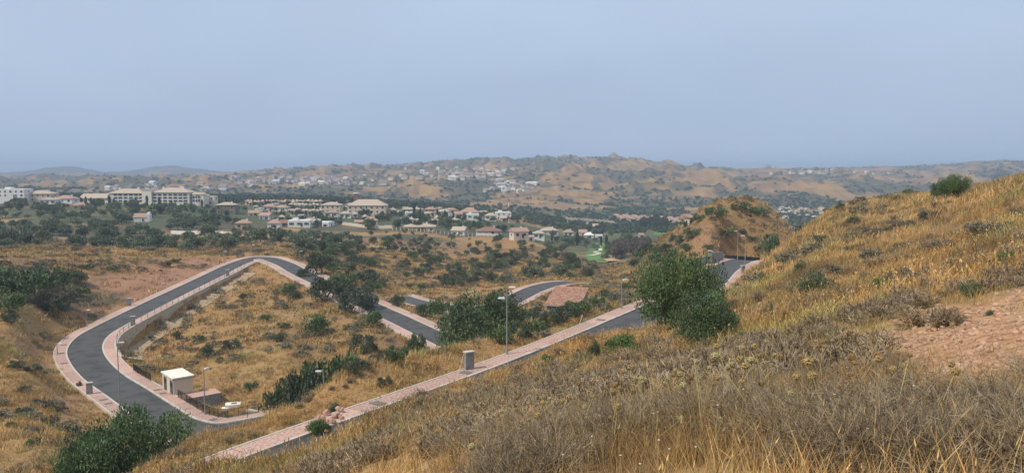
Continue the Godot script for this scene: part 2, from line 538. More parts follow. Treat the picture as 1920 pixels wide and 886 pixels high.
func build_road(r):
	var n: int = r.p.size()
	var road := put(strip(r.p, r.rt, 0, n - 1, -r.half, r.half, 0.0, 0.0), r.called, self, M.asphalt)
	tag(road, r.label, "", "", "structure")
	for side in [-1, 1]:
		var w: float = r.sl if side < 0 else r.sr
		if w <= 0: continue
		var o := Node3D.new()
		o.name = numbered("pavement")
		add_child(o)
		tag(o, "", "", "", "structure")
		var h: float = r.half
		var kl: float = (-h - 0.22) if side < 0 else h
		var from := 0
		for s in range(1, n):
			var close: bool = -r.p[s].z < 112 and -r.p[s].z > 30
			if close: put(slab(r.p, r.rt, s - 1, s, kl, kl + 0.22, -0.3, 0.14 + rng.randf() * 0.012, 0.012), "kerb_stone", o, M.kerbs[rng.randi() % 3])
			if (close or s == n - 1) and from < s - 1 + int(not close):
				put(slab(r.p, r.rt, from, s - 1 + int(not close), kl, kl + 0.22, -0.3, 0.14), "kerb", o, M.kerb)
			if close: from = s
		var fl: float = -h - w if side < 0 else h + 0.22
		var el: float = -h - w - 0.15 if side < 0 else h + w
		put(slab(r.p, r.rt, 0, n - 1, el, el + 0.15, -0.45, 0.16), "edging", o, M.kerb)
		var k := 0
		while k < n - 1:
			var e := mini(k + 5, n - 1)
			put(slab(r.p, r.rt, k, e, fl, fl + w - 0.22, -0.2, 0.13, 0.035), "paving_panel", o, M.pink[rng.randi() % 4])
			k = e
	stage(r.called)

# ------------------------------------------------------------------ build
func materials():
	var g := vmat(1.0)
	g.albedo_texture = grain(0.03, 0.55, 1.3, 4, 512, 5, 0.25)
	g.uv1_triplanar = true
	g.uv1_world_triplanar = true
	g.uv1_scale = Vector3.ONE / 5.0
	M.ground = g
	var a := mat(Color(0.078, 0.075, 0.074), 0.9)
	a.albedo_texture = grain(0.010, 0.72, 1.2, 6, 512, 7)
	a.uv1_triplanar = true
	a.uv1_world_triplanar = true
	a.uv1_scale = Vector3.ONE / 16.0
	M.asphalt = a
	M.kerb = mat(Color(0.52, 0.47, 0.40))
	M.kerbs = [M.kerb, mat(Color(0.47, 0.42, 0.35)), mat(Color(0.55, 0.51, 0.45))]
	M.leaf = vmat(0.75)
	M.leaf.backlight_enabled = true
	M.leaf.backlight = Color(0.14, 0.19, 0.07)
	M.grass = vmat(0.9)
	M.twig = vmat(0.95)
	M.bark = mat(Color(0.11, 0.085, 0.065))
	M.plaster_white = mat(Color(0.74, 0.72, 0.68))
	M.plaster_hotel = mat(Color(0.72, 0.67, 0.57))
	M.plaster_beige = mat(Color(0.65, 0.57, 0.46))
	M.plaster_peach = mat(Color(0.62, 0.49, 0.39))
	M.plaster_ochre = mat(Color(0.58, 0.40, 0.21))
	M.stone = mat(Color(0.22, 0.17, 0.13))
	M.brick = mat(Color(0.24, 0.13, 0.09))
	M.tiles = mat(Color(0.40, 0.26, 0.195))
	M.tiles_tan = mat(Color(0.46, 0.37, 0.285))
	M.tiles_dark = mat(Color(0.26, 0.14, 0.10))
	M.tiles_green = mat(Color(0.36, 0.44, 0.36))
	M.tile = []
	for k in 5: M.tile.append(mat([Color(0.47, 0.25, 0.17), Color(0.42, 0.22, 0.15), Color(0.50, 0.29, 0.20), Color(0.37, 0.19, 0.13), Color(0.52, 0.33, 0.24)][k]))
	M.pane = mat(Color(0.045, 0.05, 0.06), 0.25)
	M.shutter = mat(Color(0.10, 0.075, 0.05))
	M.red = mat(Color(0.45, 0.06, 0.04))
	M.steel = mat(Color(0.30, 0.31, 0.31), 0.5, 0.3)
	M.iron = mat(Color(0.018, 0.018, 0.02), 0.6)
	M.iron_grey = mat(Color(0.12, 0.115, 0.11), 0.7)
	M.iron_plate = mat(Color(0.16, 0.15, 0.14), 0.7)
	M.lamp_white = mat(Color(0.72, 0.74, 0.75), 0.5)
	M.concrete = mat(Color(0.30, 0.285, 0.26))
	M.concrete.albedo_texture = grain(0.02, 0.75, 1.15, 14, 256, 5)
	M.concrete.uv1_triplanar = true
	M.concrete.uv1_scale = Vector3.ONE / 2.0
	M.wall = mat(Color(0.52, 0.44, 0.33))
	M.wall.albedo_texture = M.concrete.albedo_texture
	M.wall.uv1_triplanar = true
	M.wall.uv1_scale = Vector3.ONE / 3.0
	M.cream = mat(Color(0.60, 0.50, 0.39))
	M.roof_white = mat(Color(0.76, 0.71, 0.60))
	M.door = mat(Color(0.06, 0.08, 0.09), 0.6)
	M.yellow = mat(Color(0.75, 0.50, 0.03), 0.6)
	M.lawn = vmat(0.95)
	M.path = mat(Color(0.62, 0.55, 0.44))
	M.sand = mat(Color(0.50, 0.33, 0.19))
	M.sand_dark = mat(Color(0.42, 0.31, 0.19))
	M.sand_dark.albedo_texture = M.concrete.albedo_texture
	M.sand_dark.uv1_triplanar = true
	M.rock = [mat(Color(0.42, 0.27, 0.18)), mat(Color(0.48, 0.33, 0.23)), mat(Color(0.35, 0.20, 0.12))]
	M.gravel = vmat(1.0)
	M.stalk = mat(Color(0.42, 0.33, 0.15))
	var pt := grain(0.03, 0.68, 1.2, 8, 256, 6)
	M.pink = []
	for k in 4:
		var p := mat(Color(0.57, 0.365, 0.29) * [0.86, 0.98, 1.08, 0.93][k])
		p.albedo_texture = pt
		p.uv1_triplanar = true
		p.uv1_world_triplanar = true
		p.uv1_scale = Vector3.ONE / 2.0
		M.pink.append(p)

func sky_picture() -> ImageTexture:        # hazy air with faint veils, the same all round
	var im := Image.create(768, 384, false, Image.FORMAT_RGBF)
	var n := FastNoiseLite.new()
	n.seed = 5
	n.frequency = 1.0
	n.fractal_octaves = 5
	var low := Color(0.375, 0.466, 0.610)
	var high := Color(0.430, 0.535, 0.690)
	for y in 384:
		var e := 90.0 - 180.0 * (y + 0.5) / 384.0
		for x in 768:
			var f := TAU * x / 768.0
			var c := cos(deg_to_rad(e))
			var p := Vector3(cos(f) * c, sin(deg_to_rad(e)) * 3.0, sin(f) * c)
			var k := low.lerp(high, ss(0.0, 16.0, e))
			var v := 1.0 + 0.07 * n.get_noise_3d(p.x * 2.2, p.y * 2.2, p.z * 2.2)
			var w := 0.035 * n.get_noise_3d(p.x * 3.0 + 9.0, p.y * 3.0, p.z * 3.0)
			im.set_pixel(x, y, Color(k.r * v * (1 + w), k.g * v, k.b * v * (1 - w * 0.5)))
	return ImageTexture.create_from_image(im)

func world_line(a: Array, side := 0.0) -> Array:
	var o := []
	for p in a: o.append(px3(p[0], p[1], p[2]))
	return o


func hit(px, py) -> Vector3:          # where the ray through a pixel meets the ground
	var d := 3.0
	var last := 3.0
	while d < 6000.0:
		var p := px3(px, py, d)
		if gh(p.x, p.z) > p.y:
			var a := last
			var b := d
			for k in 14:
				var c := (a + b) / 2
				p = px3(px, py, c)
				if gh(p.x, p.z) > p.y: b = c
				else: a = c
			return Vector3(p.x, gh(p.x, p.z), p.z)
		last = d
		d *= 1.012
	return px3(px, py, 4000)

func tone(c: Color, v: float) -> Color:
	var k := 1.0 + rng.randf_range(-v, v)
	var w := rng.randf_range(-v, v) * 0.25
	return Color(c.r * k * (1 + w), c.g * k, c.b * k * (1 - w))

func rdir() -> Vector3:
	return Vector3(rng.randfn(), rng.randfn(), rng.randfn()).normalized()

# crown of leaves, one metre tall and reaching one metre to each side
func crown(sd: int, lobes: int, leaves: int, size: float, col: Color, spread := 0.62, low := 0.0, small := 0.22, large := 0.42) -> ArrayMesh:
	rng.seed = sd
	var mb := MB.new()
	var L := []
	for k in lobes:
		var f := rng.randf() * TAU
		var r := spread * sqrt(rng.randf())
		var y := rng.randf_range(0.16 + low, 0.74) * (1.0 - 0.4 * r)
		L.append([Vector3(cos(f) * r, y, sin(f) * r), rng.randf_range(small, large), tone(col, 0.36)])
	for k in leaves:
		var l = L[rng.randi() % lobes]
		var q := rdir()
		if q.y < -0.3: q.y = -q.y
		var rr: float = l[1] * (rng.randf_range(0.80, 1.12) if rng.randf() < 0.8 else rng.randf_range(0.3, 0.8))
		var p: Vector3 = l[0] + Vector3(q.x * rr, q.y * rr * 0.85, q.z * rr)
		if p.y < 0.0: p.y = rng.randf() * 0.08
		mb.col = tone(l[2], 0.33)
		var a := (rdir() * 0.8 + q * 0.5 + Vector3(0, 0.35, 0)).normalized()
		var b := a.cross(rdir()).normalized()
		var s := size * rng.randf_range(0.6, 1.35)
		a *= s
		b *= s * 0.42
		mb.quad(p - a, p + b - a * 0.1, p + a, p - b - a * 0.1)
	var hx := 0.0
	var hy := 0.0
	for q in mb.v:
		hx = maxf(hx, maxf(absf(q.x), absf(q.z)))
		hy = maxf(hy, q.y)
	for k in mb.v.size(): mb.v[k] = mb.v[k] * Vector3(1.04 / hx, 1.0 / hy, 1.04 / hx)
	return mb.done()

func trunk_mesh(sd: int, stems: int) -> ArrayMesh:      # reaches one metre up; thickness for a crown of radius one
	rng.seed = sd
	var mb := MB.new()
	for k in stems:
		var p := Vector3(rng.randfn() * 0.03, -0.12, rng.randfn() * 0.03)
		var w := Vector3(rng.randfn() * 0.4, 1, rng.randfn() * 0.4).normalized()
		var r := 0.075
		for s in 5:
			var e := p + w * 0.17
			mb.tube(p, e, r, r * 0.78, 5, false)
			if s > 1:
				var w2 := (w + rdir() * 0.9).normalized()
				mb.tube(e, e + w2 * 0.3, r * 0.5, r * 0.15, 4, false)
			p = e
			r *= 0.78
			w = (w + Vector3(rng.randfn(), 0.2, rng.randfn()) * 0.25).normalized()
	return mb.done()

func cypress_mesh(sd: int, leaves: int, col: Color) -> ArrayMesh:
	rng.seed = sd
	var mb := MB.new()
	for k in leaves:
		var y := rng.randf()
		var r := 0.95 * sin(PI * pow(1.0 - y, 0.62) * 0.93) * rng.randf_range(0.65, 1.1)
		var f := rng.randf() * TAU
		var p := Vector3(cos(f) * r, 0.03 + 0.95 * y, sin(f) * r)
		mb.col = tone(col, 0.35)
		var a := Vector3(rng.randfn() * 0.2, 0.055, rng.randfn() * 0.2)
		var b := Vector3(-sin(f), rng.randfn() * 0.03, cos(f)) * 0.26
		mb.quad(p - a, p + b, p + a, p - b)
	return mb.done()

func tree(called, label, at: Vector3, w: float, h: float, cm: Mesh, tm: Mesh, group := "") -> Node3D:
	var o := thing(called, at, rng.randf() * TAU, label, "tree" if called.contains("tree") or called.contains("cypress") or called.contains("palm") else "bush", group)
	put(tm, "trunk", o, M.bark, Transform3D(Basis.from_scale(Vector3(w, h * 0.75, w)), Vector3.ZERO))
	put(cm, "crown", o, M.leaf, Transform3D(Basis.from_scale(Vector3(w, h, w)), Vector3.ZERO))
	return o

func tuft(sd: int, blades: int, h: float, w: float, spread: float, cols: Array, lean := 0.35, heads := 0.0) -> ArrayMesh:
	rng.seed = sd
	var mb := MB.new()
	for k in blades:
		var f := rng.randf() * TAU
		var r := spread * sqrt(rng.randf())
		var p := Vector3(cos(f) * r, -0.04, sin(f) * r)
		var hh := h * rng.randf_range(0.45, 1.15)
		var ln := Vector3(rng.randfn(), 0, rng.randfn()) * lean * hh
		var m := p + Vector3(0, hh * 0.55, 0) + ln * 0.35
		var t := p + Vector3(0, hh, 0) + ln
		var s := Vector3(rng.randfn(), 0, rng.randfn()).normalized() * w * rng.randf_range(0.6, 1.2)
		mb.col = tone(cols[rng.randi() % cols.size()], 0.25)
		mb.quad(p - s, p + s, m + s * 0.7, m - s * 0.7)
		mb.tri(m - s * 0.7, m + s * 0.7, t)
		if rng.randf() < heads:
			var u := s * 1.5
			var e := t + (t - m) * 0.25
			mb.quad(t - (t - m) * 0.1, t + u, e, t - u)
	return mb.done()

func dry_shrub_mesh(sd: int, stems: int, w: float, cols: Array) -> ArrayMesh:     # leafless twigs, about half a metre across
	rng.seed = sd
	var mb := MB.new()
	for k in stems:
		var d0 := Vector3(rng.randfn() * 0.75, 0.8, rng.randfn() * 0.75).normalized()
		var p0 := Vector3(rng.randfn() * 0.05, -0.03, rng.randfn() * 0.05)
		var l0 := rng.randf_range(0.16, 0.3)
		mb.col = tone(cols[rng.randi() % cols.size()], 0.2)
		twig(mb, p0, p0 + d0 * l0, w * 1.6)
		for a in 5:
			var p1 := p0 + d0 * l0 * rng.randf_range(0.4, 1.0)
			var d1 := (d0 + rdir() * 0.75).normalized()
			var l1 := rng.randf_range(0.10, 0.22)
			twig(mb, p1, p1 + d1 * l1, w)
			mb.col = tone(cols[rng.randi() % cols.size()], 0.25)
			for b in 8:
				var p2 := p1 + d1 * l1 * rng.randf_range(0.3, 1.0)
				var d2 := (d1 + rdir() * 0.9).normalized()
				twig(mb, p2, p2 + d2 * rng.randf_range(0.035, 0.10), w * 0.65)
	return mb.done()

func twig(mb: MB, a: Vector3, b: Vector3, w: float):
	var s := (b - a).cross(rdir()).normalized() * w
	mb.quad(a - s, a + s, b + s * 0.5, b - s * 0.5)

func scatter(called, mesh: Mesh, material: Material, xfs: Array, cols: Array, label, category):
	var mm := MultiMesh.new()
	mm.transform_format = MultiMesh.TRANSFORM_3D
	mm.use_colors = true
	mm.mesh = mesh
	mm.instance_count = xfs.size()
	for k in xfs.size():
		mm.set_instance_transform(k, xfs[k])
		mm.set_instance_color(k, cols[k])
	var o := MultiMeshInstance3D.new()
	o.name = numbered(called)
	o.multimesh = mm
	o.material_override = material
	add_child(o)
	tag(o, label, category, "", "stuff")

func bare(x: float, z: float) -> bool:        # bare earth, no plants
	for p in PATCH:
		if p[5] != "dirt" or p[6] < 0.6: continue
		var cx: float = (p[0] - 960.0) / FPX * p[2]
		if ((x - cx) / p[3]) ** 2 + ((z + p[2]) / p[4]) ** 2 < 0.75 + 0.8 * nz.get_noise_2d(x * 0.9, z * 0.9): return true
	return false

func ruddy(x: float, z: float) -> bool:
	for p in PATCH:
		if p[5] != "red" or p[6] < 0.55: continue
		var cx: float = (p[0] - 960.0) / FPX * p[2]
		if ((x - cx) / p[3]) ** 2 + ((z + p[2]) / p[4]) ** 2 < 0.8 + 0.9 * nz.get_noise_2d(x * 0.2, z * 0.2): return true
	return false

# where shrubs stand thick or grass takes over: [pixel x, metres ahead, radius, more or less]
var THICKET := [[1080, 6.5, 2.2, 0.5], [980, 9.5, 3.0, 0.4], [1150, 12, 3.2, 0.4], [1450, 12, 3, 0.35], [1560, 8.5, 1.8, 0.4], [1640, 4.6, 0.9, 0.3], [1790, 4.3, 0.9, 0.4], [1250, 19, 5, 0.3], [1420, 17, 3.5, 0.3], [930, 21, 5, 0.3], [850, 27, 4, 0.3],
	[1320, 4.7, 0.9, -0.7], [1250, 4.4, 0.6, -0.6], [1720, 6.3, 1.1, -0.7], [1860, 5.2, 0.8, -0.6], [1560, 22, 4, -0.4], [1480, 5.6, 0.6, -0.5], [720, 20, 4, -0.3], [1330, 8.5, 1.0, -0.5], [1750, 16, 2.5, -0.5]]

func shrubby(x: float, z: float) -> float:    # 0 grass .. 1 dry shrubs
	var n := fb.get_noise_2d(x * 0.055 + 11.0, z * 0.055)
	var m := nz.get_noise_2d(x * 0.35, z * 0.35 + 40.0)
	var g := 0.34 + 0.9 * n + 0.5 * m
	for p in THICKET:
		var r2: float = ((x - (p[0] - 960.0) / FPX * p[1]) ** 2 + (z + p[1]) ** 2) / (p[2] * p[2])
		if r2 < 4.0: g += p[3] * exp(-1.5 * r2)
	return clampf(g, 0, 1)

func grasses():
	var gold := [Color(0.46, 0.275, 0.095), Color(0.51, 0.345, 0.15), Color(0.39, 0.215, 0.07), Color(0.48, 0.31, 0.12)]
	var mix := [Color(0.38, 0.245, 0.10), Color(0.31, 0.205, 0.095), Color(0.25, 0.16, 0.08), Color(0.42, 0.30, 0.15), Color(0.27, 0.225, 0.10)]
	var grey := [Color(0.275, 0.205, 0.13), Color(0.21, 0.155, 0.095), Color(0.36, 0.29, 0.20), Color(0.16, 0.112, 0.07), Color(0.30, 0.215, 0.11)]
	# [from, to, per square metre, meshes]
	var bands := [
		[2.2, 7.0, 40.0, [tuft(1, 26, 0.34, 0.0022, 0.16, gold, 0.4, 0.12), tuft(2, 26, 0.30, 0.0022, 0.18, mix, 0.5, 0.08)]],
		[7.0, 20.0, 13.0, [tuft(3, 30, 0.42, 0.0045, 0.26, gold, 0.4, 0.12), tuft(4, 30, 0.36, 0.0045, 0.26, mix, 0.5, 0.08)]],
		[20.0, 55.0, 7.0, [tuft(5, 26, 0.5, 0.011, 0.4, gold, 0.4, 0.15), tuft(6, 26, 0.42, 0.011, 0.4, mix, 0.5)]],
		[55.0, 125.0, 2.4, [tuft(7, 24, 0.55, 0.025, 0.6, gold, 0.45), tuft(8, 24, 0.5, 0.025, 0.6, mix, 0.5)]],
		[125.0, 300.0, 0.55, [tuft(9, 24, 0.6, 0.06, 1.1, gold, 0.5), tuft(10, 24, 0.5, 0.06, 1.1, mix, 0.6)]],
	]
	rng.seed = 77
	for b in bands:
		var X := [[], []]
		var C := [[], []]
		var half: float = 0.72 * b[1]
		var cnt := int(b[2] * 2.0 * half * (b[1] - b[0]))
		for k in cnt:
			var d := rng.randf_range(b[0], b[1])
			var x := rng.randf_range(-half, half)
			if absf(x) > 0.74 * d + 1.0: continue
			var z := -d
			if b[1] > 50 and road_gap(x, z) < 0.12: continue
			var y := gh(x, z)
			if y / d < -0.62: continue
			if bare(x, z) and rng.randf() < 0.97: continue
			if ruddy(x, z) and rng.randf() < 0.62: continue
			var s := shrubby(x, z)
			if d < 60 and rng.randf() < s * 0.38: continue
			var pn := fb.get_noise_2d(x * 0.09, z * 0.09 + 5.0)
			if rng.randf() < (0.16 if d > 7 else 0.0) - 0.8 * pn: continue
			var w := 1 if rng.randf() < s + 0.15 else 0
			var sc := rng.randf_range(0.6, 1.25) * (1.0 + 0.5 * pn)
			X[w].append(Transform3D(Basis(Vector3.UP, rng.randf() * TAU).scaled(Vector3(sc, sc, sc)), Vector3(x, y, z)))
			var t := 1.0 + 0.9 * fb.get_noise_2d(x * 0.2, z * 0.2 + 60.0)
			var g := clampf(fb.get_noise_2d(x * 0.1 + 50.0, z * 0.1) * 3.0 - 0.5, 0, 0.6)
			C[w].append(Color(t * (1.0 - 0.45 * g), t * (1.0 - 0.1 * g), t * (1.0 - 0.25 * g)))
		for w in 2:
			scatter("dry_grass", b[3][w], M.grass, X[w], C[w], ["golden dry grass standing on the slopes", "faded brown dry grass between the shrubs"][w], "grass")
	stage("grass")
	# leafless shrubs
	var near := []
	for k in 4: near.append(dry_shrub_mesh(100 + k, 26, 0.0022, grey))
	var fars := []
	for k in 3: fars.append(dry_shrub_mesh(110 + k, 20, 0.008, grey))
	rng.seed = 78
	var spots := []
	for k in 9000:
		var d := exp(rng.randf_range(log(2.6), log(130.0)))
		var x := rng.randf_range(-0.72, 0.72) * d
		var z := -d
		if road_gap(x, z) < 0.7 or bare(x, z): continue
		var y := gh(x, z)
		if y / d < -0.45 or d > 60 and x < 5: continue
		var s := shrubby(x, z)
		if rng.randf() > s * 1.5 - 0.26: continue
		spots.append([d, Vector3(x, y, z)])
		if spots.size() > 2400: break
	spots.sort_custom(func(a, b): return a[0] < b[0])
	var X := []
	var C := []
	for k in spots.size():
		var sc: float = rng.randf_range(0.55, 1.2) * (1.0 + spots[k][0] / 120.0)
		var bs := Basis(Vector3.UP, rng.randf() * TAU).scaled(Vector3(sc, sc * rng.randf_range(0.75, 1.1), sc))
		if k < 290:
			var o := put(near[rng.randi() % 4], "dry_shrub", self, M.twig, Transform3D(bs, spots[k][1]))
			tag(o, "leafless grey-brown dry shrub among the golden grass of the hillside", "shrub", "dry shrubs on the near hillside")
		else:
			X.append(Transform3D(bs, spots[k][1]))
			var t := rng.randf_range(0.75, 1.3)
			C.append(Color(t, t, t))
	var LX := []
	var LC := []
	for k in 9000:
		var d := rng.randf_range(62, 330)
		var x := rng.randf_range(-0.72, 0.5) * d
		if road_gap(x, -d) < 1.2 or bare(x, -d): continue
		if fb.get_noise_2d(x * 0.035 + 90.0, -d * 0.035) + 0.5 * nz.get_noise_2d(x * 0.2, d * 0.2) < (0.2 if d < 205 else 0.05): continue
		var w := rng.randf_range(0.35, 1.1) * (1.0 + d / 400.0)
		var t := rng.randf_range(0.7, 1.25)
		LX.append(Transform3D(Basis(Vector3.UP, rng.randf() * TAU).scaled(Vector3(w, w * rng.randf_range(0.5, 0.9), w)), Vector3(x, gh(x, -d) - 0.05, -d)))
		LC.append(Color(t, t, t))
	scatter("low_scrub", K.low, M.leaf, LX, LC, "low grey-green scrub spread over the golden slopes", "scrub")
	scatter("distant_dry_shrubs", fars[0], M.twig, X, C, "thin grey leafless shrubs covering the hillside farther up", "shrubs")
	stage("shrubs")

# ------------------------------------------------------------------ trees
var K := {}
func plant_meshes():
	var olive := Color(0.135, 0.16, 0.092)
	var green := Color(0.10, 0.15, 0.055)
	var dark := Color(0.080, 0.108, 0.06)
	K.trunk = [trunk_mesh(201, 2), trunk_mesh(202, 3), trunk_mesh(203, 1)]
	K.bush = []
	for k in 4: K.bush.append(crown(210 + k, 12 + 5 * k, 1700, 0.055, [dark, green, Color(0.075, 0.10, 0.06), Color(0.09, 0.13, 0.05)][k], 0.6 + 0.07 * k, 0.0, 0.26 - 0.04 * k, 0.44 - 0.05 * k))
	K.olive = []
	for k in 4: K.olive.append(crown(220 + k, 12, 900, 0.078, olive if k < 3 else dark, 0.6, 0.1))
	K.far = []
	for k in 2: K.far.append(crown(230 + k, 7, 150, 0.2, dark))
	K.big = [crown(241, 64, 26000, 0.019, green, 0.8, 0.0, 0.15, 0.31), crown(242, 56, 22000, 0.021, Color(0.095, 0.14, 0.06), 0.8, 0.0, 0.15, 0.31), crown(243, 64, 26000, 0.019, Color(0.09, 0.145, 0.056), 0.8, 0.0, 0.15, 0.31)]
	K.near = [crown(251, 14, 5000, 0.036, Color(0.07, 0.105, 0.05)), crown(252, 12, 5000, 0.036, Color(0.09, 0.14, 0.04))]
	K.scrub = [crown(261, 16, 2200, 0.045, Color(0.16, 0.14, 0.10)), crown(262, 14, 2000, 0.05, Color(0.115, 0.115, 0.075))]
	K.low = crown(264, 8, 260, 0.11, Color(0.19, 0.165, 0.105))
	K.reed = [crown(263, 14, 900, 0.09, Color(0.14, 0.125, 0.10), 0.6)]
	K.cyp = [cypress_mesh(271, 260, Color(0.030, 0.046, 0.028)), cypress_mesh(272, 260, Color(0.036, 0.052, 0.03))]
	stage("plant meshes")

# single plants: [kind, pixel x, pixel y of the foot, width, height in pixels]
var KNOLL := [[587, 627, 52, 36], [683, 664, 50, 38], [745, 682, 40, 32], [780, 663, 36, 36], [510, 775, 44, 40], [432, 656, 34, 20], [387, 669, 28, 22], [330, 637, 22, 16], [372, 640, 20, 12], [536, 552, 36, 20], [552, 560, 30, 16], [610, 563, 66, 42], [600, 517, 56, 42], [660, 587, 62, 42], [695, 612, 40, 30], [568, 520, 26, 16], [650, 541, 44, 30], [690, 534, 52, 28], [706, 548, 34, 22], [630, 548, 44, 30], [672, 566, 50, 34], [692, 582, 42, 30], [520, 640, 30, 14], [470, 730, 30, 16], [500, 600, 26, 12], [670, 700, 50, 26], [720, 725, 30, 20], [640, 560, 30, 22], [455, 560, 18, 10], [530, 615, 24, 10]]
var VALLEY := [[790, 592, 28, 22], [812, 594, 48, 32], [826, 588, 36, 22], [745, 574, 32, 20], [962, 618, 44, 34], [1000, 606, 54, 30], [975, 638, 44, 34], [1060, 604, 54, 32], [1078, 592, 44, 28], [1100, 586, 36, 22], [1140, 562, 32, 20], [1176, 546, 24, 16], [1030, 612, 40, 28], [1120, 575, 30, 20], [940, 645, 50, 34], [1010, 625, 40, 26]]
var SLOPE := [[40, 562, 84, 54], [92, 548, 64, 44], [120, 578, 64, 38], [60, 530, 64, 36], [20, 584, 54, 34], [140, 532, 52, 26], [100, 592, 44, 26], [18, 606, 34, 24], [8, 532, 44, 32], [78, 575, 50, 34], [150, 556, 30, 18], [12, 556, 50, 36], [160, 505, 26, 10], [212, 508, 22, 10], [60, 700, 34, 16], [45, 735, 30, 14], [30, 690, 34, 14], [40, 775, 26, 12], [62, 835, 24, 14], [20, 800, 20, 10], [148, 728, 12, 14], [310, 500, 26, 12], [330, 492, 18, 8]]
var MOUND := [[1390, 396, 34, 18], [1345, 408, 38, 18], [1426, 404, 42, 16], [1310, 416, 22, 14], [1300, 444, 34, 16], [1362, 440, 40, 12], [1392, 438, 18, 9], [1440, 482, 40, 42], [1270, 458, 28, 18], [1215, 474, 26, 18], [1235, 480, 28, 18], [1250, 472, 26, 16], [1260, 486, 30, 18], [1200, 486, 26, 16], [1228, 494, 30, 18], [1290, 470, 26, 14], [1190, 500, 26, 14], [1255, 500, 30, 16], [1330, 468, 24, 10], [1410, 452, 24, 10], [1450, 450, 22, 12], [1330, 398, 18, 9], [1285, 425, 20, 12]]
var HILL := [[1576, 394, 18, 16], [1708, 366, 26, 12], [1682, 376, 18, 10], [1530, 558, 88, 48], [1430, 534, 22, 24], [1500, 512, 30, 24], [1825, 558, 52, 34], [1880, 505, 36, 34], [1170, 664, 64, 34], [1115, 672, 26, 36], [1030, 686, 26, 22], [1085, 674, 20, 20], [1690, 470, 34, 16], [1600, 470, 26, 12], [595, 820, 44, 36], [628, 775, 26, 20], [1300, 640, 60, 30], [1400, 640, 40, 20], [1230, 700, 34, 24], [1660, 545, 40, 24], [1860, 590, 24, 14], [1370, 800, 60, 40], [1890, 790, 90, 60], [1560, 640, 40, 24], [1450, 590, 36, 20]]
var GREYISH := [[1855, 445, 76, 30], [1640, 490, 60, 22], [1770, 470, 50, 20], [1690, 430, 40, 18], [1600, 420, 36, 16], [1740, 410, 40, 16], [1540, 455, 40, 16], [1570, 520, 60, 24], [1700, 530, 60, 26], [1500, 440, 30, 14], [1810, 520, 44, 26], [1650, 440, 30, 14], [1870, 335, 40, 12], [1890, 332, 24, 12]]

func plant(a, kind: String, meshes: Array, label, group):
	if a[2] < 2: return
	var p := hit(a[0], a[1])
	var s := -p.z / FPX
	tree(kind, label, p - Vector3(0, 0.05, 0), a[2] * s * 0.6, a[3] * s * 1.18, meshes[rng.randi() % meshes.size()], K.trunk[rng.randi() % 3], group)

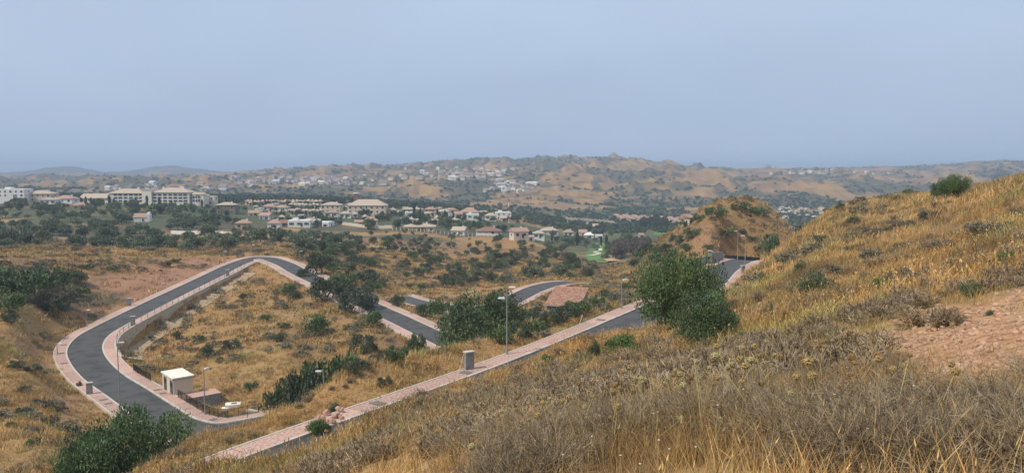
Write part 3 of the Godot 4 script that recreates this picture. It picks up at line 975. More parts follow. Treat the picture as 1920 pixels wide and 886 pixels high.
func trees():
	rng.seed = 301
	for a in KNOLL: plant(a, "bush", K.bush, "rounded dark green bush on the golden knoll inside the road loop", "bushes on the knoll")
	for a in VALLEY: plant(a, "bush", K.bush, "dark green bush on the valley floor near the tiled hut and lower road", "bushes on the valley floor")
	for a in SLOPE: plant(a, "bush", K.bush + [K.scrub[1]], "dark grey-green scrub bush on the slope above the outer road bend", "scrub on the left slope")
	for a in MOUND: plant(a, "bush", K.bush, "dark bush on the round mound behind the road crest", "bushes on the mound")
	for a in HILL: plant(a, "bush", K.near, "small green bush among dry grass on the near hillside", "green bushes on the near hillside")
	for a in GREYISH: plant(a, "bush", K.scrub, "grey-brown twiggy bush on the golden near hillside", "grey bushes on the near hillside")
	for a in [[558, 93, 682, 72], [603, 94, 666, 92], [646, 96, 658, 80], [700, 98, 664, 52], [528, 94, 706, 48], [580, 91, 696, 66], [725, 103, 656, 46], [625, 92, 684, 70]]:   # feet hidden behind the bank: metres ahead, top
		var q := on_ground(a[0], a[1])
		tree("bush", "tall dark green bush in the clump behind the golden bank", q, a[3] * 0.6 * a[1] / FPX, px3(a[0], a[2], a[1]).y - q.y, K.bush[rng.randi() % 4], K.trunk[rng.randi() % 3], "clump behind the golden bank")
	# the large single trees
	var s := 0.0
	var p := hit(1272, 622)
	s = -p.z / FPX
	tree("wild_olive_tree", "large bushy green tree beside the pink pavement and road", p, 100 * s, 170 * s, K.big[0], K.trunk[1])
	p = hit(1322, 648)
	s = -p.z / FPX
	tree("mastic_bush", "dense dark green bush in front of the large roadside tree", p, 74 * s, 112 * s, K.big[1], K.trunk[1])
	p = hit(1790, 372)
	s = -p.z / FPX
	tree("hilltop_tree", "dark green tree standing alone on the ridge of the near hill", p, 30 * s, 50 * s, K.big[0], K.trunk[0])
	p = hit(1762, 374)
	tree("hilltop_bush", "lower dark bush leaning against the lone ridge tree", p, 20 * s, 38 * s, K.big[1], K.trunk[0])
	p = on_ground(908, 93)
	s = 93 / FPX
	var top := px3(900, 548, 93).y
	tree("carob_tree", "broad dark green carob tree below the grassy bank by the lamp post", p, 98 * s, top - p.y + 0.9, K.big[1], K.trunk[2])
	p = on_ground(948, 97)
	tree("carob_tree", "smaller green tree at the right flank of the broad carob tree", p, 44 * s, px3(948, 590, 97).y - p.y, K.big[2], K.trunk[2])
	p = on_ground(225, 57)
	s = 57 / FPX
	top = px3(225, 764, 57).y
	tree("carob_tree", "big round green carob tree beside the wire fence below the road bend", p, 128 * s, top - p.y + 0.5, K.big[2], K.trunk[2])
	p = on_ground(135, 54.5)
	tree("carob_tree", "lower green tree crowding the big round carob tree", p, 62 * s, px3(135, 812, 54.5).y - p.y, K.big[2], K.trunk[2])
	stage("listed trees")
	# olive grove beyond the left crest
	rng.seed = 302
	var spots := []
	var tries := 0
	while spots.size() < 200 and tries < 12000:
		tries += 1
		var d := rng.randf_range(262, 480)
		var x := (rng.randf_range(-30, 640) - 960.0) / FPX * d
		if (x * FPX / d + 960.0) > 470 and d > 350: continue
		if fb.get_noise_2d(x * 0.03, d * 0.03) < -0.1: continue
		var ok := true
		for q in spots:
			if Vector2(q.x, q.z).distance_to(Vector2(x, -d)) < 4.0: ok = false; break
		if ok: spots.append(Vector3(x, gh(x, -d), -d))
	for q in spots:
		var w := rng.randf_range(1.8, 4.8)
		tree("olive_tree", "grey-green olive tree in the grove below the village", q, w, w * rng.randf_range(1.15, 1.6), K.olive[rng.randi() % 4], K.trunk[rng.randi() % 3], "olive trees in the grove")
	# scrub on the far side of the valley
	spots = []
	tries = 0
	while spots.size() < 215 and tries < 9000:
		tries += 1
		var d := rng.randf_range(205, 400)
		var px := rng.randf_range(560, 1130)
		var x := (px - 960.0) / FPX * d
		if road_gap(x, -d) < 2.0 or bare(x, -d): continue
		if d > 355 and rng.randf() < 0.75 or px > 1075 and d > 290: continue
		if fb.get_noise_2d(x * 0.03, d * 0.03 + 20.0) < -0.12 and rng.randf() < 0.8: continue
		var ok := true
		for q in spots:
			if Vector2(q.x, q.z).distance_to(Vector2(x, -d)) < 3.2: ok = false; break
		if ok: spots.append(Vector3(x, gh(x, -d), -d))
	for q in spots:
		var w := rng.randf_range(0.9, 3.0)
		tree("bush", "grey-green bush on the brown slope across the valley", q, w, w * rng.randf_range(1.1, 1.5), [K.olive[0], K.olive[1], K.bush[0], K.bush[1], K.bush[2], K.scrub[1]][rng.randi() % 6], K.trunk[rng.randi() % 3], "bushes across the valley")
	stage("grove and slope")
	# trees between the houses
	var gaps := [[480, 700, 405, 620, 64], [700, 960, 432, 620, 60], [960, 1200, 450, 700, 66], [150, 460, 470, 545, 54], [0, 160, 480, 560, 22], [1130, 1200, 400, 470, 16]]
	for g in gaps:
		for k in g[4]:
			var d := rng.randf_range(g[2], g[3])
			var x := (rng.randf_range(g[0], g[1]) - 960.0) / FPX * d
			var w := rng.randf_range(1.8, 4.0)
			tree("garden_tree", "dark green garden tree among the village houses", Vector3(x, gh(x, -d), -d), w, w * rng.randf_range(1.3, 1.9), K.olive[rng.randi() % 4] if rng.randf() < 0.5 else K.bush[rng.randi() % 4], K.trunk[rng.randi() % 3], "trees among the village houses")
	# cypresses: [pixel x, pixel y of the top, metres ahead]
	for c in [[143, 374, 548], [152, 372, 548], [160, 368, 548], [170, 370, 548], [176, 372, 548], [186, 371, 548], [204, 365, 548], [213, 371, 548], [233, 375, 548], [254, 371, 548], [275, 366, 560], [298, 369, 548], [320, 376, 548], [378, 374, 548], [404, 366, 600], [423, 369, 610], [437, 370, 610], [443, 371, 610], [604, 384, 560], [640, 386, 560], [776, 380, 560], [788, 390, 540], [792, 396, 520], [820, 393, 540], [834, 394, 535], [838, 398, 530], [850, 399, 530], [847, 405, 525], [750, 411, 480], [1035, 436, 500], [1083, 434, 500], [1128, 442, 500], [1138, 440, 500], [1056, 420, 640], [1130, 416, 700], [868, 400, 600], [884, 398, 600]]:
		var q := on_ground(c[0], c[2])
		var h: float = px3(c[0], c[1], c[2]).y - q.y
		var o := tree("cypress_tree", "slim dark cypress tree rising beside the village houses", q, clampf(h * 0.14, 0.9, 1.7), h, K.cyp[rng.randi() % 2], K.trunk[2], "cypresses in the village")
	# bare brownish thicket and dark pines by the golf course
	for k in 26:
		var d := rng.randf_range(395, 450)
		var q := on_ground(rng.randf_range(1152, 1222), d)
		tree("poplar_thicket", "pale grey-brown bare poplar in the thicket beside the golf lawn", q, rng.randf_range(2.4, 3.6), rng.randf_range(6.5, 9.5), K.reed[0], K.trunk[2], "poplar thicket by the golf lawn")
	for k in 18:
		var q := on_ground(rng.randf_range(1198, 1250), rng.randf_range(690, 760))
		tree("pine_tree", "dark pine in the clump before the red-roofed terraces", q, rng.randf_range(3.5, 5.0), rng.randf_range(9, 13), K.bush[0], K.trunk[2], "pines before the terraces")
	stage("village trees")
	# woods and scrub too far to count
	var X := [[], []]
	var C := [[], []]
	for k in 26000:
		var d := exp(rng.randf_range(log(620.0), log(3300.0)))
		var x := rng.randf_range(-0.72, 0.72) * d
		var f := pow(wooded(x, -d), 1.3)
		if d < 1000: f = maxf(f, 0.4)
		if rng.randf() > f * 0.97 + 0.012: continue
		var w := rng.randf_range(1.0, 3.4) * (1.0 + d / 4000.0)
		var t := rng.randf_range(0.7, 1.4)
		X[k % 2].append(Transform3D(Basis(Vector3.UP, rng.randf() * TAU).scaled(Vector3(w, w * rng.randf_range(0.9, 1.5), w)), Vector3(x, gh(x, -d) - 0.2, -d)))
		C[k % 2].append(Color(t, t, t))
	for k in 2: scatter("distant_woodland", K.far[k], M.leaf, X[k], C[k], "dark green scrub and woods covering the far hills", "woodland")
	stage("woods")

# ------------------------------------------------------------------ houses
func roof_mesh(kind: String, W: float, D: float, rh: float, over := 0.45) -> ArrayMesh:
	var mb := MB.new()
	var a := W / 2 + over
	var b := D / 2 + over
	if kind == "flat":
		mb.box(Vector3(0, 0.15, 0), Vector3(W + 0.1, 0.3, D + 0.1))
		return mb.done()
	var e := 0.12
	mb.box(Vector3(0, -e / 2, 0), Vector3(2 * a, e, 2 * b))
	var r := 0.0 if kind == "pyramid" else (a if kind == "gable" else maxf(0.3, a - b))
	var l := Vector3(-r, rh, 0)
	var q := Vector3(r, rh, 0)
	var A := Vector3(-a, 0.003, b)
	var B := Vector3(a, 0.003, b)
	var E := Vector3(a, 0.003, -b)
	var G := Vector3(-a, 0.003, -b)
	# courses of tiles as shallow steps
	var n := 6
	for k in n:
		var f := k / float(n)
		var g := (k + 1) / float(n)
		var up := Vector3(0, 0.05, 0)
		mb.quad(A.lerp(l, f) + up, B.lerp(q, f) + up, B.lerp(q, g), A.lerp(l, g))
		mb.quad(A.lerp(l, f), B.lerp(q, f), B.lerp(q, f) + up, A.lerp(l, f) + up)
		mb.quad(E.lerp(q, f) + up, G.lerp(l, f) + up, G.lerp(l, g), E.lerp(q, g))
		mb.quad(E.lerp(q, f), G.lerp(l, f), G.lerp(l, f) + up, E.lerp(q, f) + up)
	mb.tri(B, E, q)
	mb.tri(G, A, l)
	return mb.done()

func box_mesh(ce: Vector3, si: Vector3) -> ArrayMesh:
	var mb := MB.new()
	mb.box(ce, si)
	return mb.done()

func window_on(o: Node3D, x: float, y: float, z: float, w: float, h: float, wall):
	var f := put(box_mesh(Vector3(x, y, z), Vector3(w + 0.24, h + 0.24, 0.10)), "window", o, M.plaster_white)
	put(box_mesh(Vector3(x, y, z + 0.04), Vector3(w, h, 0.06)), "pane", f, M.pane)
	if wall == "shutters":
		for s in [-1, 1]: put(box_mesh(Vector3(x + s * (w / 2 + 0.33), y, z + 0.02), Vector3(0.4, h, 0.08)), "shutter", f, M.shutter)

# [left, right, eave and ridge in pixels, metres ahead, roof kind, wall, roof colour, turn, label]
func house(a, group := ""):
	var mid: float = (a[0] + a[1]) / 2.0
	var d: float = a[4] if a[4] > 0 else -hit(mid, -a[4]).z
	var W: float = (a[1] - a[0]) / FPX * d
	var D := clampf(W * 0.75, 5.0, 13.0)
	var x := (mid - 960.0) / FPX * d
	var base := gh(x, -d) - 0.8
	var top := px3(mid, a[2], d).y
	var H := maxf(top - base, 2.6)
	var o := thing("house", Vector3(x, base, -d - D / 2), a[8], a[9], "house", group)
	var mb := MB.new()
	mb.box(Vector3(0, H / 2, 0), Vector3(W, H, D))
	var rh: float = maxf((a[2] - a[3]) / FPX * d, 0.4)
	if a[5] == "gable":
		for s in [-1, 1]:
			var q := Vector3(s * W / 2, H, 0)
			mb.tri(q + Vector3(0, 0, s * D / 2), q - Vector3(0, 0, s * D / 2), q + Vector3(0, rh * 0.93, 0))
	put(mb.done(), "wall", o, M[a[6]])
	var rf := put(roof_mesh(a[5], W, D, rh), "roof", o, M[a[7]], Transform3D(Basis.IDENTITY, Vector3(0, H, 0)))
	if a[5] == "flat" and W > 8:
		put(box_mesh(Vector3(-W * 0.2, 0.9, 0), Vector3(W * 0.22, 1.4, D * 0.4)), "roof_stair", rf, M[a[6]])
	elif W > 6:
		put(box_mesh(Vector3(W * 0.22, rh * 0.75, -D * 0.18), Vector3(0.8, 1.6, 0.8)), "chimney", rf, M.plaster_white)
	var seenH := minf(H, 7.5)
	var rows := clampi(int(seenH / 2.8), 1, 3)
	var cols := clampi(int(W / 3.4), 1, 8)
	for r in rows:
		for c in cols:
			if r == rows - 1 and rows > 1 and c == cols / 2: continue
			window_on(o, -W / 2 + W * (c + 0.5) / cols, H - 1.5 - 2.8 * r, D / 2 + 0.02, 1.1 if c % 2 else 1.5, 1.3, "shutters" if a[6] == "plaster_white" and W < 12 else "")
	for s in [-1, 1]:
		window_side(o, s * (W / 2 + 0.02), H - 1.5, 0.0)
	put(box_mesh(Vector3(W * 0.12, maxf(H - 2.8 * rows + 0.7, 1.4), D / 2 + 0.03), Vector3(1.1, 2.1, 0.1)), "door", o, M.shutter)
	return o

func window_side(o: Node3D, x: float, y: float, z: float):
	var f := put(box_mesh(Vector3(x, y, z), Vector3(0.1, 1.4, 1.4)), "window", o, M.plaster_white)
	put(box_mesh(Vector3(x + 0.04 * signf(x), y, z), Vector3(0.06, 1.2, 1.2)), "pane", f, M.pane)

func village():
	rng.seed = 401
	var W := "plaster_white"
	var B := "plaster_beige"
	var P := "plaster_peach"
	var O := "plaster_ochre"
	var T := "tiles"
	var N := "tiles_tan"
	for a in [
		[-6, 42, 355, 354, -381, "flat", W, W, 0.1, "white flat-roofed apartment block with rows of dark windows beside the grove"],
		[45, 92, 363, 357, -379, "hip", P, N, 0.1, "peach house with tan roof next to the flat white apartments"],
		[66, 88, 361, 356, -376, "hip", "stone", "tiles_dark", 0.1, "dark domed roof rising behind the peach house"],
		[73, 103, 374, 371, -388, "hip", W, N, 0.0, "low white house in front of the peach house"],
		[98, 134, 372, 366, -386, "hip", W, T, 0.0, "white house with brown tiled roof at the edge of the grove"],
		[133, 156, 386, 380, -390, "hip", P, T, 0.3, "small pink house with hipped roof below the cypress hedge"],
		[380, 402, 368, 366, -386, "flat", B, B, 0.0, "low beige annexe with balconies beside the long hotel"],
		[402, 438, 384, 379, -400, "hip", "stone", N, 0.1, "brown stone house with dark arches below the hotel"],
		[438, 465, 418, 412, -430, "hip", O, T, 0.15, "orange-yellow villa with hipped roof at the head of the grove"],
		[478, 490, 396, 392, -402, "pyramid", W, "tiles_green", 0.0, "small white house with pale green pyramid roof"],
		[464, 484, 401, 396, -404, "gable", B, T, 0.1, "low house with red gabled roof beside the green pyramid roof"],
		[485, 506, 404, 398, -411, "gable", W, T, -0.2, "white gabled house with pinkish roof above the small white villa"],
		[499, 522, 418, 411, -432, "hip", W, T, 0.1, "white two-storey villa with pink hipped roof"],
		[522, 538, 420, 414, -424, "gable", "stone", "tiles_dark", 0.0, "dark brown-roofed outbuilding between two white villas"],
		[537, 578, 414, 413, -426, "flat", W, W, 0.1, "broad white flat-roofed villa with one dark arched window"],
		[578, 618, 417, 415, -424, "flat", W, W, -0.15, "long white wing of the flat-roofed villa"],
		[563, 592, 414, 408, -420, "hip", B, T, 0.0, "terracotta roof showing behind the broad white villa"],
		[490, 514, 387, 382, -396, "hip", P, T, 0.1, "pinkish town house with terracotta roof left of the long beige block"],
		[512, 538, 389, 384, -397, "hip", B, T, -0.1, "beige town house with arcades next to the long beige block"],
		[600, 637, 384, 379, -402, "hip", P, N, 0.0, "pinkish apartment house with square brown stair tower"],
		[617, 624, 379, 377, -400, "flat", "brick", "brick", 0.0, "square brown brick stair tower"],
		[606, 632, 398, 395, -406, "hip", W, T, 0.1, "small white house in front of the pinkish apartments"],
		[634, 656, 400, 396, -409, "hip", W, N, 0.1, "white house with arches left of the large peach palace"],
		[651, 722, 385, 374, -404, "hip", P, N, 0.0, "large peach palace-like building with dark loggias"],
		[680, 705, 413, 406, -423, "hip", W, T, 0.1, "white villa with terracotta roof under the palace"],
		[664, 682, 416, 412, -423, "gable", P, T, 0.0, "low peach garage beside the white villa"],
		[720, 741, 393, 390, -403, "hip", B, N, 0.0, "beige house with flat tan roof right of the palace"],
		[752, 790, 392, 389, -402, "hip", B, N, 0.05, "wide beige house behind the row of cypresses"],
		[795, 816, 392, 388, -402, "hip", O, T, 0.0, "ochre house with orange roof behind the cypresses"],
		[818, 842, 396, 392, -408, "hip", W, N, 0.0, "white house half hidden by the cypress row"],
		[840, 854, 393, 389, -402, "pyramid", P, T, 0.0, "small square peach belvedere tower"],
		[852, 866, 401, 396, -410, "gable", W, T, 0.2, "narrow white gabled house left of the pink-orange villa"],
		[863, 896, 397, 389, -412, "hip", P, T, 0.1, "tall pink-orange villa with white balconies"],
		[874, 897, 402, 401, -413, "flat", W, W, 0.1, "white balcony wing of the pink-orange villa"],
		[909, 930, 404, 399, -414, "hip", W, N, 0.0, "white house with tan hipped roof beside the modern white villa"],
		[929, 957, 398, 396, -410, "flat", W, W, 0.15, "modern white box-shaped villa"],
		[754, 813, 425, 419, -432, "hip", O, N, 0.05, "long low yellow bungalow with tan roof above the fence"],
		[754, 776, 411, 408, -417, "hip", B, N, 0.0, "tan terrace roof behind the long yellow bungalow"],
		[848, 874, 432, 425, -440, "gable", W, N, -0.35, "white gabled villa with two arched windows above the fence"],
		[893, 939, 433, 426, -439, "hip", P, "tiles_dark", 0.1, "villa with dark maroon roof above the fence"],
		[958, 988, 434, 427, -451, "gable", B, T, 0.4, "large tan gabled villa at the end of the ridge"],
		[985, 1001, 443, 441, -450, "flat", P, P, 0.2, "small pink garage beside the large tan villa"],
		[1000, 1021, 437, 432, -450, "hip", W, N, 0.0, "white-grey villa right of the pink garage"],
		[1015, 1046, 432, 426, -441, "hip", B, N, 0.1, "beige villa with broken tan roofs behind the white-grey villa"],
		[1057, 1076, 435, 430, -441, "hip", B, T, 0.0, "beige house with hipped roof beside dark cypresses"],
		[1087, 1101, 436, 430, -441, "gable", B, T, 0.0, "beige gabled house behind the white marquee"],
		[1097, 1114, 443, 438, -445, "hip", W, W, 0.0, "white marquee with peaked roof near the golf lawn"],
		[1118, 1131, 441, 440, -448, "flat", W, W, 0.0, "white clubhouse pavilion behind the cypress pair"],
		[1113, 1124, 425, 420, -428, "gable", W, N, 0.0, "white house at the foot of the white terraces"],
		[1200, 1208, 440, 437, -445, "gable", W, T, 0.0, "small white house behind the poplar thicket"],
	]: house(a)
	# back row along the top of the village
	for k in 20:
		var x0 := 458 + k * 7.2
		house([x0, x0 + rng.randf_range(6, 9), 377 + rng.randf_range(-1.5, 3), 374 + rng.randf_range(-1, 1), -384.0 + rng.randf_range(-1, 2), "hip", [B, P, W, B][k % 4], [N, T][k % 2], rng.randf_range(-0.2, 0.2), "small tile-roofed house in the back row of the village"], "back row of village houses")
	for k in 44:
		var x0 := rng.randf_range(462, 960)
		var yb := rng.randf_range(388, 412) + (8.0 if x0 > 720 else 0.0)
		house([x0, x0 + rng.randf_range(7, 13), yb - rng.randf_range(5, 8), yb - rng.randf_range(8.5, 10), -yb, ["hip", "gable", "flat"][k % 3], [W, B, W, P][k % 4], [N, N, T][k % 3] if k % 3 != 2 else W, rng.randf_range(-0.4, 0.4), "small pale house scattered among the village trees"], "scattered village houses")
	# long beige block in the middle: three storeys of small houses
	for k in 9:
		var x0 := 541 + k * 6.9
		house([x0, x0 + 7.2, 383 + (k % 3), 380 + (k % 3), -394.0, "hip", [B, P, B][k % 3], N, 0.0, "narrow beige town house in the terraced middle block"], "terraced town houses of the middle block")
	for k in 9:
		var x0 := 543 + k * 6.6
		house([x0, x0 + 5.6, 394 + (k % 2), 391 + (k % 2), -405.0, "hip", [W, B, P][k % 3], N, 0.1, "small whitish house in the row below the middle block"], "row below the middle block")
	# white and red terraces on the valley floor
	for k in 24:
		var f := k / 24.0
		var x0 := 1062 + 92 * f
		house([x0, x0 + 4.6, 409 + 7 * f + (k % 2) * 2.0, 406.5 + 7 * f + (k % 2) * 2.0, -(414.5 + 7 * f + (k % 2) * 2.0), "gable", W, N, PI / 2, "white gabled terrace house on the valley floor"], "white terrace houses")
	for k in 26:
		var f := k / 26.0
		var x0 := 1152 + 146 * f
		house([x0, x0 + 9, 404 + 7 * f + (k % 3) * 2.2, 400.5 + 7 * f + (k % 3) * 2.2, -(409.0 + 7 * f + (k % 3) * 2.2), "gable", [W, P][k % 2], T, 0.1, "red-roofed terrace house on the valley floor"], "red-roofed terrace houses")
	for k in 18:
		var x0 := 1448 + rng.randf() * 100
		var y0 := 392 + rng.randf() * 14
		house([x0, x0 + rng.randf_range(5, 10), y0, y0 - 2.4, 1150 - (y0 - 392) * 18, ["hip", "flat"][k % 2], W, [N, W][k % 2], 0.1, "white house of the hamlet seen past the near hillside"], "hamlet beyond the near hillside")
	stage("houses")
	# white towns on the far hills
	var hm := [box_mesh(Vector3(0, 0.5, 0), Vector3(1, 1, 0.8)), roof_mesh("gable", 1.0, 0.8, 0.28, 0.04), roof_mesh("hip", 1.0, 0.8, 0.25, 0.04)]
	for t in [[870, 328, 95, 12, 64, "white house of the town under the highest far ridge", "town under the highest ridge"], [600, 339, 150, 8, 80, "pale house strung along the far low hills", "houses along the far low hills"], [960, 352, 70, 10, 40, "pale house at the foot of the far hills", "houses at the foot of the far hills"], [480, 338, 60, 7, 30, "white house on the hazy far slope", "houses on the hazy slope"], [1560, 322, 120, 5, 24, "tiny white building near the far right skyline", "buildings near the right skyline"], [300, 352, 200, 9, 24, "white house in the hazy lowland behind the hotel", "houses behind the hotel"]]:
		for k in t[4]:
			var px: float = t[0] + rng.randfn() * t[2] * 0.45
			var py: float = t[1] + rng.randf_range(-1, 1) * t[3]
			var p := hit(px, py)
			if -p.z < 1000 or -p.z > 3800: continue
			var w := rng.randf_range(6, 15)
			var h := rng.randf_range(4, 7.5)
			var o := thing("hillside_house", p - Vector3(0, 1.5, 0), rng.randf_range(-0.5, 0.5), t[5], "house", t[6])
			var sc := Basis.from_scale(Vector3(w, h, w))
			put(hm[0], "wall", o, M[W] if rng.randf() < 0.5 else M[B], Transform3D(sc, Vector3.ZERO))
			put(hm[1 + k % 2], "roof", o, M[[W, N, N, T][rng.randi() % 4]], Transform3D(Basis.from_scale(Vector3(w, w * 0.7, w)), Vector3(0, h, 0)))
	stage("far towns")
	hotel()

func hotel():
	var d := 575.0
	var sc := d / FPX
	var at := on_ground(285, d)
	var o := thing("hotel", Vector3(at.x, at.y - 1.0, -d - 8), 0.0, "long white hotel of several wings with tiled roofs and rows of windows", "hotel")
	var X := func(px): return (px - 285.0) * sc
	var Y := func(py): return px3(285, py, d).y - (at.y - 1.0)
	for w in [[150, 204, 371, 2, "gable"], [203, 267, 362, 0, "hip"], [285, 353, 360.5, 0, "hip"], [377, 381, 368, 1, "flat"]]:
		var x0: float = X.call(w[0])
		var x1: float = X.call(w[1])
		var h: float = Y.call(w[2])
		put(box_mesh(Vector3((x0 + x1) / 2, h / 2, w[3]), Vector3(x1 - x0, h, 14)), "wing", o, M.plaster_hotel)
		var rf := put(roof_mesh(w[4], x1 - x0, 14, 3.2, 0.7), "roof", o, M.tiles_tan, Transform3D(Basis.IDENTITY, Vector3((x0 + x1) / 2, h, w[3])))
		if w[4] == "hip":
			for s in [-0.3, 0.25]: put(box_mesh(Vector3(s * (x1 - x0), 2.8, 0.5), Vector3(1.1, 2.6, 1.1)), "chimney", rf, M.plaster_white)
	var tw: float = (284 - 266) * sc
	put(box_mesh(Vector3(X.call(275), Y.call(356) / 2, 0.8), Vector3(tw, Y.call(356), 15)), "stair_tower", o, M.plaster_hotel)
	put(box_mesh(Vector3(X.call(275), Y.call(356) + 0.15, 0.8), Vector3(tw + 0.6, 0.3, 15.6)), "tower_cap", o, M.tiles_tan)
	var mb := MB.new()
	mb.tube(Vector3(X.call(366), 0, 1), Vector3(X.call(366), Y.call(364), 1), 5.4, 5.4, 20)
	put(mb.done(), "round_tower", o, M.plaster_hotel)
	mb = MB.new()
	mb.tube(Vector3(X.call(366), Y.call(364), 1), Vector3(X.call(366), Y.call(361), 1), 5.9, 3.2, 20)
	put(mb.done(), "round_roof", o, M.tiles_tan)
	for wing in [[215, 224, 234, 244, 254, 263], [289, 298, 308, 318, 327.5, 337, 346]]:
		for px in wing:
			for py in [364.8, 370.4, 376.2, 381.0]:
				if py > 380 and int(px) % 2: continue
				var f := put(box_mesh(Vector3(X.call(px), Y.call(py), 7.05), Vector3(3.2, 1.5, 0.3)), "window", o, M.plaster_white)
				put(box_mesh(Vector3(X.call(px), Y.call(py), 7.17), Vector3(2.7, 1.25, 0.16)), "pane", f, M.pane)
	for px in [161, 169, 177, 186, 194]:
		var f := put(box_mesh(Vector3(X.call(px), Y.call(374.5), 9.05), Vector3(2.2, 1.5, 0.3)), "window", o, M.plaster_white)
		put(box_mesh(Vector3(X.call(px), Y.call(374.5), 9.17), Vector3(1.8, 1.2, 0.16)), "pane", f, M.pane)
	for px in [361, 366, 371]:
		for py in [369, 376]: put(box_mesh(Vector3(X.call(px), Y.call(py), 6.3), Vector3(1.1, 1.7, 0.5)), "window", o, M.pane)
	# terrace wall at its foot
	var a := on_ground(205, 560)
	var b := on_ground(352, 560)
	var h2 := px3(280, 384.5, 560).y - a.y
	tag(put(box_mesh(Vector3((a.x + b.x) / 2, a.y + h2 / 2 - 0.5, -560), Vector3(b.x - a.x, h2 + 1, 0.5)), "terrace_wall", self, M.stone), "dark stone terrace wall under the hotel windows", "wall")
	# chapel
	d = 430.0
	sc = d / FPX
	at = on_ground(262, d)
	o = thing("chapel", Vector3(at.x, at.y - 0.5, -d - 3), 0.25, "small white chapel with brown roof and gabled bell wall in the olive grove", "chapel")
	var H: float = px3(262, 407, d).y - at.y + 0.5
	put(box_mesh(Vector3(-1, H / 2, 0), Vector3(6.8, H, 6)), "wall", o, M.plaster_white)
	put(roof_mesh("gable", 6.8, 6, 2.1, 0.2), "roof", o, M.tiles, Transform3D(Basis.IDENTITY, Vector3(-1, H, 0)))
	mb = MB.new()
	mb.box(Vector3(3.1, (H + 1.6) / 2, 0), Vector3(1.5, H + 1.6, 6.4))
	mb.box(Vector3(3.1, H + 2.1, 0), Vector3(1.4, 1.2, 3.0))
	put(mb.done(), "bell_wall", o, M.plaster_white)
	put(box_mesh(Vector3(0.4, H - 1.5, 3.05), Vector3(0.9, 1.2, 0.12)), "window", o, M.pane)
	# palace tower and loggias
	at = on_ground(663, 578)
	d = 578
	o = thing("tower", Vector3(at.x, at.y, -588), 0.0, "brown square tower with white cap above the peach palace", "tower")
	H = px3(663, 363, 588).y - at.y
	put(box_mesh(Vector3(0, H / 2, 0), Vector3(3.4, H, 3.4)), "shaft", o, M.brick)
	put(box_mesh(Vector3(0, H + 0.5, 0), Vector3(4.2, 0.9, 4.2)), "cap", o, M.plaster_white)
	# garden walls
	garden_wall([[115, 520], [150, 505], [178, 500]], 2.4, "brick", "reddish brick garden wall under the small pink house")
	garden_wall([[318, 372], [360, 366], [400, 362], [432, 356]], 1.6, "plaster_white", "long white garden wall beside the track through the grove")
	garden_wall([[640, 452], [690, 440], [735, 436]], 1.8, "plaster_beige", "pale retaining wall under the white villa")
	garden_wall([[893, 422], [935, 420]], 1.5, "plaster_white", "white garden wall in front of the maroon-roofed villa")
	# fence on the terrace edge
	var pts := []
	for k in 27: pts.append(on_ground(735 + k * 7.5, 416 - k * 0.15))
	o = thing("terrace_fence", pts[0], 0.0, "long post-and-rail fence along the orange terrace below the villas", "fence")
	for k in pts.size():
		var q: Vector3 = pts[k] - pts[0]
		put(box_mesh(q + Vector3(0, 0.8, 0), Vector3(0.35, 1.8, 0.35)), "post", o, M.plaster_beige)
		if k:
			var r: Vector3 = pts[k - 1] - pts[0]
			for y in [0.5, 1.2]:
				mb = MB.new()
				mb.tube(r + Vector3(0, y, 0), q + Vector3(0, y, 0), 0.08, 0.08, 4)
				put(mb.done(), "rail", o, M.bark)
	# mast and pylons
	mast(954, 371, 600, "red and white lattice mast above the village edge", true)
	mast(1303, 305, 2950, "thin pylon on the far ridge right of the summit", false)
	mast(1440, 309, 3300, "thin pylon on the far skyline plateau", false)
	stage("hotel and village extras")

func mast(px, py, d, label, red):
	var at := on_ground(px, d)
	var h: float = px3(px, py, d).y - at.y
	var o := thing("mast", at, 0.0, label, "mast")
	var n := 6
	for k in n:
		var mb := MB.new()
		var r: float = 0.35 * d / 600.0
		mb.tube(Vector3(0, h * k / n, 0), Vector3(0, h * (k + 1) / n, 0), r, r * 0.9, 4)
		put(mb.done(), "section", o, (M.red if k % 2 else M.plaster_white) if red else M.steel)
	put(box_mesh(Vector3(0, h * 0.92, 0), Vector3(0.008 * d, 0.0012 * d, 0.001 * d)), "crossarm", o, M.steel)

func garden_wall(line: Array, h: float, m: String, label: String):
	var p0 := on_ground(line[0][0], line[0][1])
	var o := thing("garden_wall", p0, 0.0, label, "wall")
	for k in line.size() - 1:
		var a := on_ground(line[k][0], line[k][1])
		var b := on_ground(line[k + 1][0], line[k + 1][1])
		var n := maxi(1, int(a.distance_to(b) / 4.0))
		for s in n:
			var q := a.lerp(b, (s + 0.5) / n)
			q.y = gh(q.x, q.z)
			var t := (b - a).normalized()
			put(box_mesh(Vector3(0, h / 2 - 0.5, 0), Vector3(a.distance_to(b) / n - 0.02, h + 1, 0.35)), "wall_panel", o, M[m], Transform3D(Basis(Vector3.UP, atan2(-t.z, t.x)), q - p0))

# ------------------------------------------------------------------ things along the roads
func proj(p: Vector3) -> Vector2:
	var y := p.y * cos(PITCH) - p.z * sin(PITCH)
	var z := p.y * sin(PITCH) + p.z * cos(PITCH)
	return Vector2(960 + FPX * p.x / -z, 443 - FPX * y / -z)

func beside(r, off: float, px: float, dmin: float, dmax: float) -> Array:     # [point on the pavement, sample number]
	var best := 1e9
	var out := [Vector3.ZERO, 0]
	for k in r.p.size():
		var q: Vector3 = r.p[k] + r.rt[k] * off
		if -q.z < dmin or -q.z > dmax: continue
		var e := absf(proj(q).x - px)
		if e < best:
			best = e
			out = [q + Vector3(0, 0.13, 0), k]
	return out

